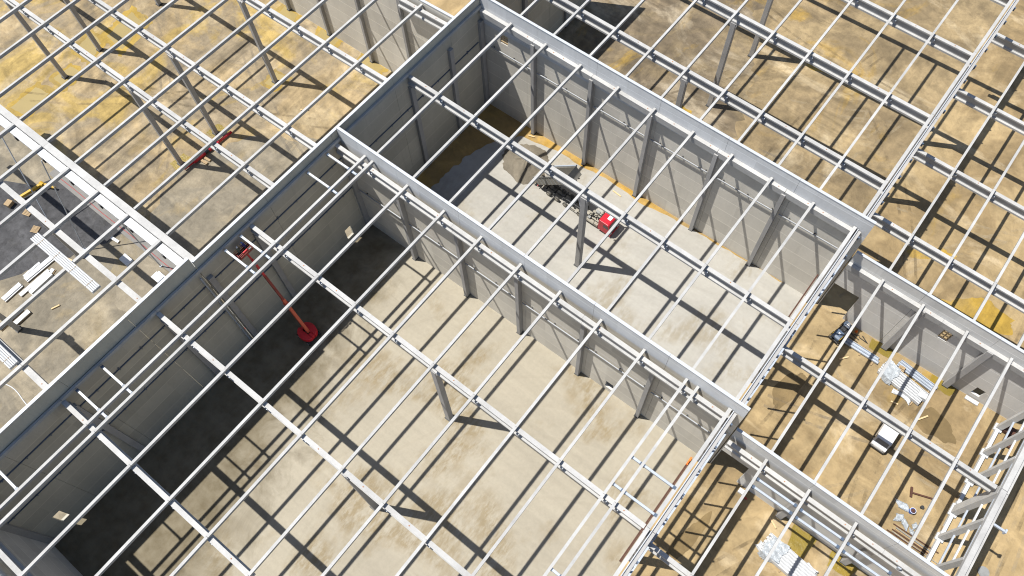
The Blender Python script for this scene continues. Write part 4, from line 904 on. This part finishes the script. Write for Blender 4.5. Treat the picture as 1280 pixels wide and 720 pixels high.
# ---------------------------------------------------------------- small tracked machine by the lower wall
def machine():
    r = empty('compact_roller', (5.65, 50.0, .02), 'small dark blue and yellow compactor by the lower wall', 'compactor', None, math.radians(78))
    def P(nm, mb, m, parent=r, bev=.03): return mb.build(nm, MT[m], parent, bevel=bev)
    for x in (-.95, .95):
        d = P('drum', MB().cyl((x, -.52, .38), (x, .52, .38), .38, n=26), 'dark'); P('drum_hub', MB().cyl((x, -.56, .38), (x, .56, .38), .15, n=14), 'yellow', d, 0)
    P('front_frame', MB().box(-1.45, -1.38, -.64, .64, .35, .6).box(-1.45, -.5, -.66, -.6, .35, .6).box(-1.45, -.5, .6, .66, .35, .6), 'dark'); P('rear_frame', MB().box(1.38, 1.45, -.64, .64, .35, .6).box(.5, 1.45, -.66, -.6, .35, .6).box(.5, 1.45, .6, .66, .35, .6), 'dark')
    P('engine_hood', MB().prism([(-1.3, .62), (-.2, .62), (-.2, 1.12), (-1.0, 1.1), (-1.3, .95)], lambda u, v, a: (u, a, v), -.5, .5), 'bluegrey', bev=.06)
    P('badge', MB().box(-.75, -.52, -.15, .1, 1.115, 1.13), 'vanw', bev=0); P('platform', MB().box(-.15, .62, -.55, .55, .6, .68), 'dark'); P('water_tank', MB().box(.65, 1.3, -.5, .5, .7, 1.05), 'bluegrey', bev=.06)
    P('seat', MB().box(.15, .55, -.22, .22, .69, .88).box(.5, .6, -.22, .22, .88, 1.2), 'dark', bev=.04); P('steering_wheel', MB().tube([(-.05 + .03 * math.cos(t), .16 * math.cos(t), 1.14 + .1 * math.sin(t)) for t in [i * .524 for i in range(13)]], .02, 6), 'dark', bev=0)
    P('roll_bar', MB().tube([(.62, -.52, .7), (.62, -.52, 1.8), (.62, .52, 1.8), (.62, .52, .7)], .05, 8), 'dark', bev=0); P('side_panel', MB().box(-1.2, -.3, -.56, -.505, .7, 1.0).box(-1.2, -.3, .505, .56, .7, 1.0), 'yellow', bev=0)
    P('tool_box', MB().box(.75, 1.1, -.3, .2, 1.06, 1.2), 'vanw')
machine()
tag(MB().cyl((7.0, 51.4, .02), (7.0, 51.4, .45), .13, .03, 12).box(6.85, 7.15, 51.25, 51.55, .01, .04).build('traffic_cone', MT['orange'], None, (7.0, 51.4, .02)), 'small orange cone at the foot of the lower wall by the roller', 'cone')
for i in range(5):
    rnd = random.Random(i); x, y, a = 6.9 + rnd.uniform(0, 1.4), 50.6 + rnd.uniform(-.4, .5), rnd.uniform(-.6, .6)
    tag(MB().bar((x - .5 * math.cos(a), y - .5 * math.sin(a), .08), (x + .5 * math.cos(a), y + .5 * math.sin(a), .08), .07, .07).build('scrap_rod', MT['dark'], None, (x, y, .06)), 'dark scrap rods scattered on grey sand between roller and lower wall', 'rod', 'scrap rods beside the roller')

# ---------------------------------------------------------------- steel bundles and wrapped packs
def bundle(cx, cy, lx, rz, n, label, wd=.34, layers=1, mat='steel', film=None):
    r = empty('steel_bundle', (cx, cy, .02), label, 'steel bundle', None, rz)
    tot = n * (wd + .03)
    MB().box(-lx * .4, -lx * .4 + .14, -tot / 2 - .4, tot / 2 + .2, 0, .12).box(-.07, .07, -tot / 2 - .25, tot / 2 + .3, 0, .12).box(lx * .36, lx * .36 + .14, -tot / 2 - .5, tot / 2 + .15, 0, .12).build('bearer', MT['wood'], r)
    rnd = random.Random(cx)
    for k in range(layers):
        for i in range(n):
            y = -tot / 2 + i * (wd + .03); dx = rnd.uniform(-.2, .2); z0 = .124 + k * .26
            MB().prism([(y, z0), (y + wd, z0), (y + wd, z0 + .24), (y + wd - .05, z0 + .24), (y + wd - .05, z0 + .06), (y + .05, z0 + .06), (y + .05, z0 + .24), (y, z0 + .24)], lambda u, v, a: (a, u, v), -lx / 2 + dx, lx / 2 + dx).build('section', MT[mat], r)
    if film: crumple(film[0], film[1], film[2], film[3], r, .124 + layers * .26)
    return r
def crumple(lx, ly, ox, oy, parent, z, mat='film', seed=1, drop=True):
    """thin wrinkled foil lying over a pack, its edges falling to the ground"""
    nx, ny = 46, 26; rnd = random.Random(seed + int(lx * 10)); vs = []; fs = []
    ph = [rnd.uniform(0, 6) for _ in range(8)]
    for j in range(ny + 1):
        for i in range(nx + 1):
            u, v = i / nx - .5, j / ny - .5
            x, y = u * lx, v * ly
            x += .16 * math.sin(y * 4 + ph[0]) * (abs(u) * 2) ** 3 + rnd.uniform(-.03, .03); y += .2 * math.sin(x * 2.3 + ph[1]) * (abs(v) * 2) ** 3 + rnd.uniform(-.03, .03)
            e = max(abs(u), abs(v)) * 2
            h = z + .02 + .03 * math.sin(x * 5 + ph[2] + y * 2) * math.sin(y * 7 + ph[3]) + rnd.uniform(-.012, .02)
            if drop and e > .84: h = h * max(0.0, 1 - ((e - .84) / .16)) + .05 + rnd.uniform(0, .05)
            vs.append((x + ox, y + oy, max(.03, h)))
    for j in range(ny):
        for i in range(nx): a = j * (nx + 1) + i; fs.append((a, a + 1, a + nx + 2, a + nx + 1))
    o = MB().add(vs, fs).build('foil', MT[mat], parent); return o
bundle(8.6, 49.55, 4.2, -.02, 2, 'narrow silver steel sections on bearers next to the roller', .36)
bundle(14.9, 50.45, 4.6, -.13, 3, 'silver steel sections lying against the lower wall behind foil pack', .3)
pk = bundle(13.9, 48.7, 5.3, -.16, 6, 'long bundle of silver profiles under torn white foil', .27, 2, 'white', (1.7, 2.3, -1.7, .1))
crumple(2.2, .5, .9, -1.2, pk, .12, 'white', 4); crumple(1.1, .9, 2.2, .3, pk, .66, 'white', 14)
tag(MB().obox((13.0, 50.1, .4), (.7, .6, .25)).obox((13.05, 50.2, .6), (.5, .35, .14)).build('timber_crate', MT['wood'], None, (13, 50.1, .28)), 'brown timber crate piece between foil pack and sections', 'crate')
pk2 = bundle(13.2, 24.4, 5.4, -.10, 7, 'white foil wrapped panel packs under the bottom right roof', .28, 3, 'white', (2.2, 2.5, -1.6, 0))
crumple(1.4, 1.0, 2.1, .9, pk2, .5, 'white', 6); crumple(1.2, .8, -2.6, -.5, pk2, .35, 'white', 9)
# debris by the right wall
for i, (x, y, lx, ly, rz) in enumerate([(19.8, 36.6, 1.1, .8, .5), (20.0, 35.3, .75, .8, .2), (20.9, 34.9, .8, .6, -.3), (21.6, 35.4, .55, .5, .8), (21.8, 34.7, .7, .45, .1)]):
    rr = empty('foil_sheet', (x, y, .02), ['largest crumpled grey foil sheet on sand by the blue drum', 'square grey foil sheet below the largest one', 'ring shaped crumpled foil by the pipe pile', 'small foil scrap right of the ring shaped foil', 'torn foil scrap nearest the pipe pile'][i], 'foil', None, rz)
    crumple(lx, ly, 0, 0, rr, .12, 'film', i)
r = empty('drum', (20.8, 36.6, .02), 'blue drum with rusty contents standing on the sand', 'drum')
MB().cyl((0, 0, 0), (0, 0, .5), .3, n=20).build('shell', MT['blue'], r); MB().cyl((.02, 0, .502), (.02, 0, .56), .24, .12, n=14).build('contents', MT['rust'], r); MB().tube([(.3 * math.cos(t), .3 * math.sin(t), .5) for t in [i * .33 for i in range(20)]], .025, 6).build('rim', MT['vanw'], r)
tag(MB().cyl((21.45, 37.6, .02), (21.45, 37.6, .3), .16, .13, n=14).cyl((21.45, 37.6, .3), (21.45, 37.6, .34), .18, n=14).build('bucket', MT['dark'], None, (21.45, 37.6, .02)), 'small dark bucket on the sand beside the blue drum', 'bucket')
r = empty('steel_support', (20.6, 38.7, .02), 'T-shaped rusty steel support lying on the sand', 'support', None, .35)
MB().bar((-.7, -.1, .12), (1.5, -.1, .12), .16, .16).build('stem', MT['rust'], r); MB().bar((-.75, -.6, .12), (-.75, .5, .12), .2, .2).build('crossbar', MT['rust'], r)
rnd = random.Random(9)
for i in range(12):
    x0 = 19.8 + rnd.uniform(-.3, .6); y = 34.35 - i * .19; m = ['rust', 'grey', 'wood', 'rust', 'beige'][i % 5]
    tag(MB().cyl((x0, y, .1), (x0 + rnd.uniform(4.0, 6.2), y - rnd.uniform(-.15, .25), .1), .065, n=8).build('scaffold_pipe', MT[m], None, (x0, y, .03)), 'rusty and grey pipes laid side by side along the lower right wall', 'pipe', 'pipes along the lower right wall')
tag(MB().box(15.2, 15.6, 28.1, 28.28, 6.9, 7.1).box(15.7, 16.6, 28.12, 28.28, 6.6, 6.75).build('wall_marker', MT['yellow'], None, (15.7, 28.2, 6.9)), 'small yellow formwork pieces fixed to the lower right wall', 'formwork')
for i, (x, y) in enumerate([(6.0, 28.0), (2.6, 44.6), (3.2, 40.2)]):
    pass
tag(MB().box(5.7, 6.4, 27.4, 27.9, .02, .5).box(6.4, 6.9, 27.3, 27.45, .02, .12, 1).build('tool_box', [MT['vanw'], MT['redhose']], None, (6, 27.6, .02), .02), 'white box with red handle at the foot of the lower right wall', 'box')
# siding studs and rails on the open edge (their shadows fall on the sandy strip)
for i, (y, z1) in enumerate([(8.6, 14.2), (12.2, 13.6), (19.4, 14.8), (23.0, 13.2), (25.8, 13.4), (32.3, 15.0), (36.0, 13.2), (43.5, 13.6), (47.0, 14.4), (50.6, 10.2)]):
    tag(MB().box(1.06, 1.20, y - .08, y + .08, 6.4, z1).build('siding_stud', MT['steel'], None, (1.13, y, 6.4)), 'upright steel siding stud hanging below the open hall edge', 'stud', 'siding studs under the open edge')
for i, (y0, y1) in enumerate([(-6, 2.9), (3.2, 15.0), (15.4, 28.1), (28.7, 39.0), (39.4, 51.8)]):
    for z, n in ((10.5, 'upper'), (5.1, 'middle'), (2.3, 'low')):
        if y0 > 28 and z < 10: continue
        tag(MB().box(1.21, 1.40, y0, y1, z - .16, z + .16).build('siding_rail', MT['steel'], None, (1.3, (y0 + y1) / 2, z)), f"{n} steel siding rail under the open edge, {['bottom bay', 'second bay from bottom', 'bay below dividing wall', 'bay above dividing wall', 'bay below far wall'][i]}", 'rail', 'siding rails under the open edge')

# ---------------------------------------------------------------- right facade frame
def facade():
    for i, (y, s, lab) in enumerate([(50.3, .42, 'slim facade column nearest the lower wall end'), (46.8, .36, 'slim facade column, second from the lower wall end'), (43.1, .36, 'slim facade column just above the van beam'), (39.3, .95, 'broad grey facade column at the end of the van beam'), (35.9, .36, 'slim facade column below the broad one'), (31.6, .36, 'slim facade column nearest the lower right wall')]):
        r = empty('facade_column', (24.2, y, 0), lab, 'column'); MB().box(-.3, .3, -s / 2, s / 2, 0, 9.55).build('shaft', MT['facade'], r, bevel=.02)
        MB().box(-.45, .4, -s / 2 - .22, s / 2 + .22, 0, .32).build('base', MT['white'], r, bevel=.03)
    for i, (y0, y1) in enumerate([(31.9, 35.6), (36.2, 38.6), (40.0, 42.8), (43.4, 46.5), (47.1, 50.0)]):
        r = empty('plinth_beam', (24.1, (y0 + y1) / 2, 0), f'white plinth beam along the right facade, {ORD[i]} from the bottom', 'plinth', 'facade plinth beams'); MB().box(-.16, .2, (y0 - y1) / 2, (y1 - y0) / 2, .02, .55).build('beam', MT['white'], r, bevel=.02); MB().box(-.2, -.165, (y0 - y1) / 2 + .4, (y0 - y1) / 2 + .9, .1, .45).build('plate', MT['wood'], r)
        for k, z in enumerate((3.1, 6.0, 8.3)):
            tag(MB().box(24.25, 24.42, y0 - .15, y1 + .15, z - .09, z + .09).build('facade_girt', MT['steel'] if k != 1 else MT['white'], None, (24.3, (y0 + y1) / 2, z)), f"{['low', 'middle', 'high'][k]} steel girt of the right facade, {ORD[i]} bay from the bottom", 'girt', 'facade girts')
    for i, (y0, y1) in enumerate([(28.6, 39.15), (39.2, 51.8)]):
        tag(MB().box(23.9, 24.4, y0, y1, zs(24) - .5, zs(24) + .02).box(24.45, 24.75, y0, y1, zs(24) - .75, zs(24) - .4).build('roof_beam', MT['beam'], None, (24.2, (y0 + y1) / 2, zs(24))), ['pale edge beam on the right facade below the van beam', 'pale edge beam on the right facade above the van beam'][i], 'beam')
    tag(MB().box(24.8, 25.9, 35.9, 36.1, 9.3, 9.55).box(25.8, 25.95, 35.8, 36.2, 9.2, 9.7).build('siding_bracket', MT['steel'], None, (25, 36, 9.4)), 'steel outrigger bracket sticking out of the right facade', 'bracket')
    tag(MB().cyl((29.0, 35.5, .01), (29.0, 35.5, .14), .55, n=20).cyl((29.0, 35.5, .14), (29.0, 35.5, .18), .45, n=20).build('manhole_cover', MT['grey'], None, (29, 35.5, 0)), 'grey round manhole on the sand outside the right facade', 'manhole')
    tag(MB().obox((25.0, 50.6, .4), (1.4, .9, .5)).obox((25.5, 49.4, .3), (.9, 1.1, .3)).build('brick_pallet', MT['rust'], None, (25, 50.6, .1)), 'reddish brick pallet behind the right facade at wall end', 'pallet')
facade()

# scattered survey posts near the mud corner and soil lumps in the far yard
tag(MB().box(-47.0, -46.2, 60.5, 61.7, .02, .9).bar((-46.6, 61.6, .9), (-45.6, 63.4, 1.1), .25, .25).build('machine_arm', MT['yellow'], None, (-46.5, 61, 0), .03), 'yellow machine arm half hidden in shadow beyond the far wall', 'machine arm')

# loose timber offcuts on the open ground, each a thing of its own
for i, (x, y, l, a, lab) in enumerate([(7.4, 47.6, 1.1, .9, 'pale timber offcut lying just left of the silver sections'), (17.3, 46.4, 1.5, 1.0, 'pale timber offcut below the long silver bundle'), (14.2, 46.2, .8, .2, 'short timber offcut near the van roof side of the bundle'),
        (10.2, 26.9, 1.2, -.5, 'timber offcut between wrapped packs and the lower right wall'), (16.9, 24.3, 1.1, .9, 'pale timber offcut right of the wrapped packs'), (-73.5, 1.9, 1.2, .2, 'timber offcut at the top end of the white panel stacks'),
        (-69.4, -3.2, 1.0, 1.2, 'timber offcut on grey ground right of the white panels'), (-25.4, 50.3, 1.3, -.1, 'timber offcut on the slab edge behind the red cab'), (-39.4, 50.9, .9, .3, 'pale timber piece on orange sand by the mud corner'), (-66.5, 36.0, 1.1, .6, 'timber offcut on yellow clay near the panelled wall')]):
    tag(MB().obox((x, y, .12), (l, .16, .12), Matrix.Rotation(a, 3, 'Z')).build('timber_offcut', MT['pale_wood'], None, (x, y, .06)), lab, 'timber')

# ---------------------------------------------------------------- authoring units -> metres
S_ = Matrix.Scale(K, 4)
for me in bpy.data.meshes:
    me.transform(S_)
    for sv in me.skin_vertices:
        for v in sv.data: v.radius = (v.radius[0] * K, v.radius[1] * K)
for o in bpy.data.objects:
    if o in (cam, so): continue
    o.location = o.location * K
    for m_ in o.modifiers:
        if m_.type == 'BEVEL': m_.width *= K
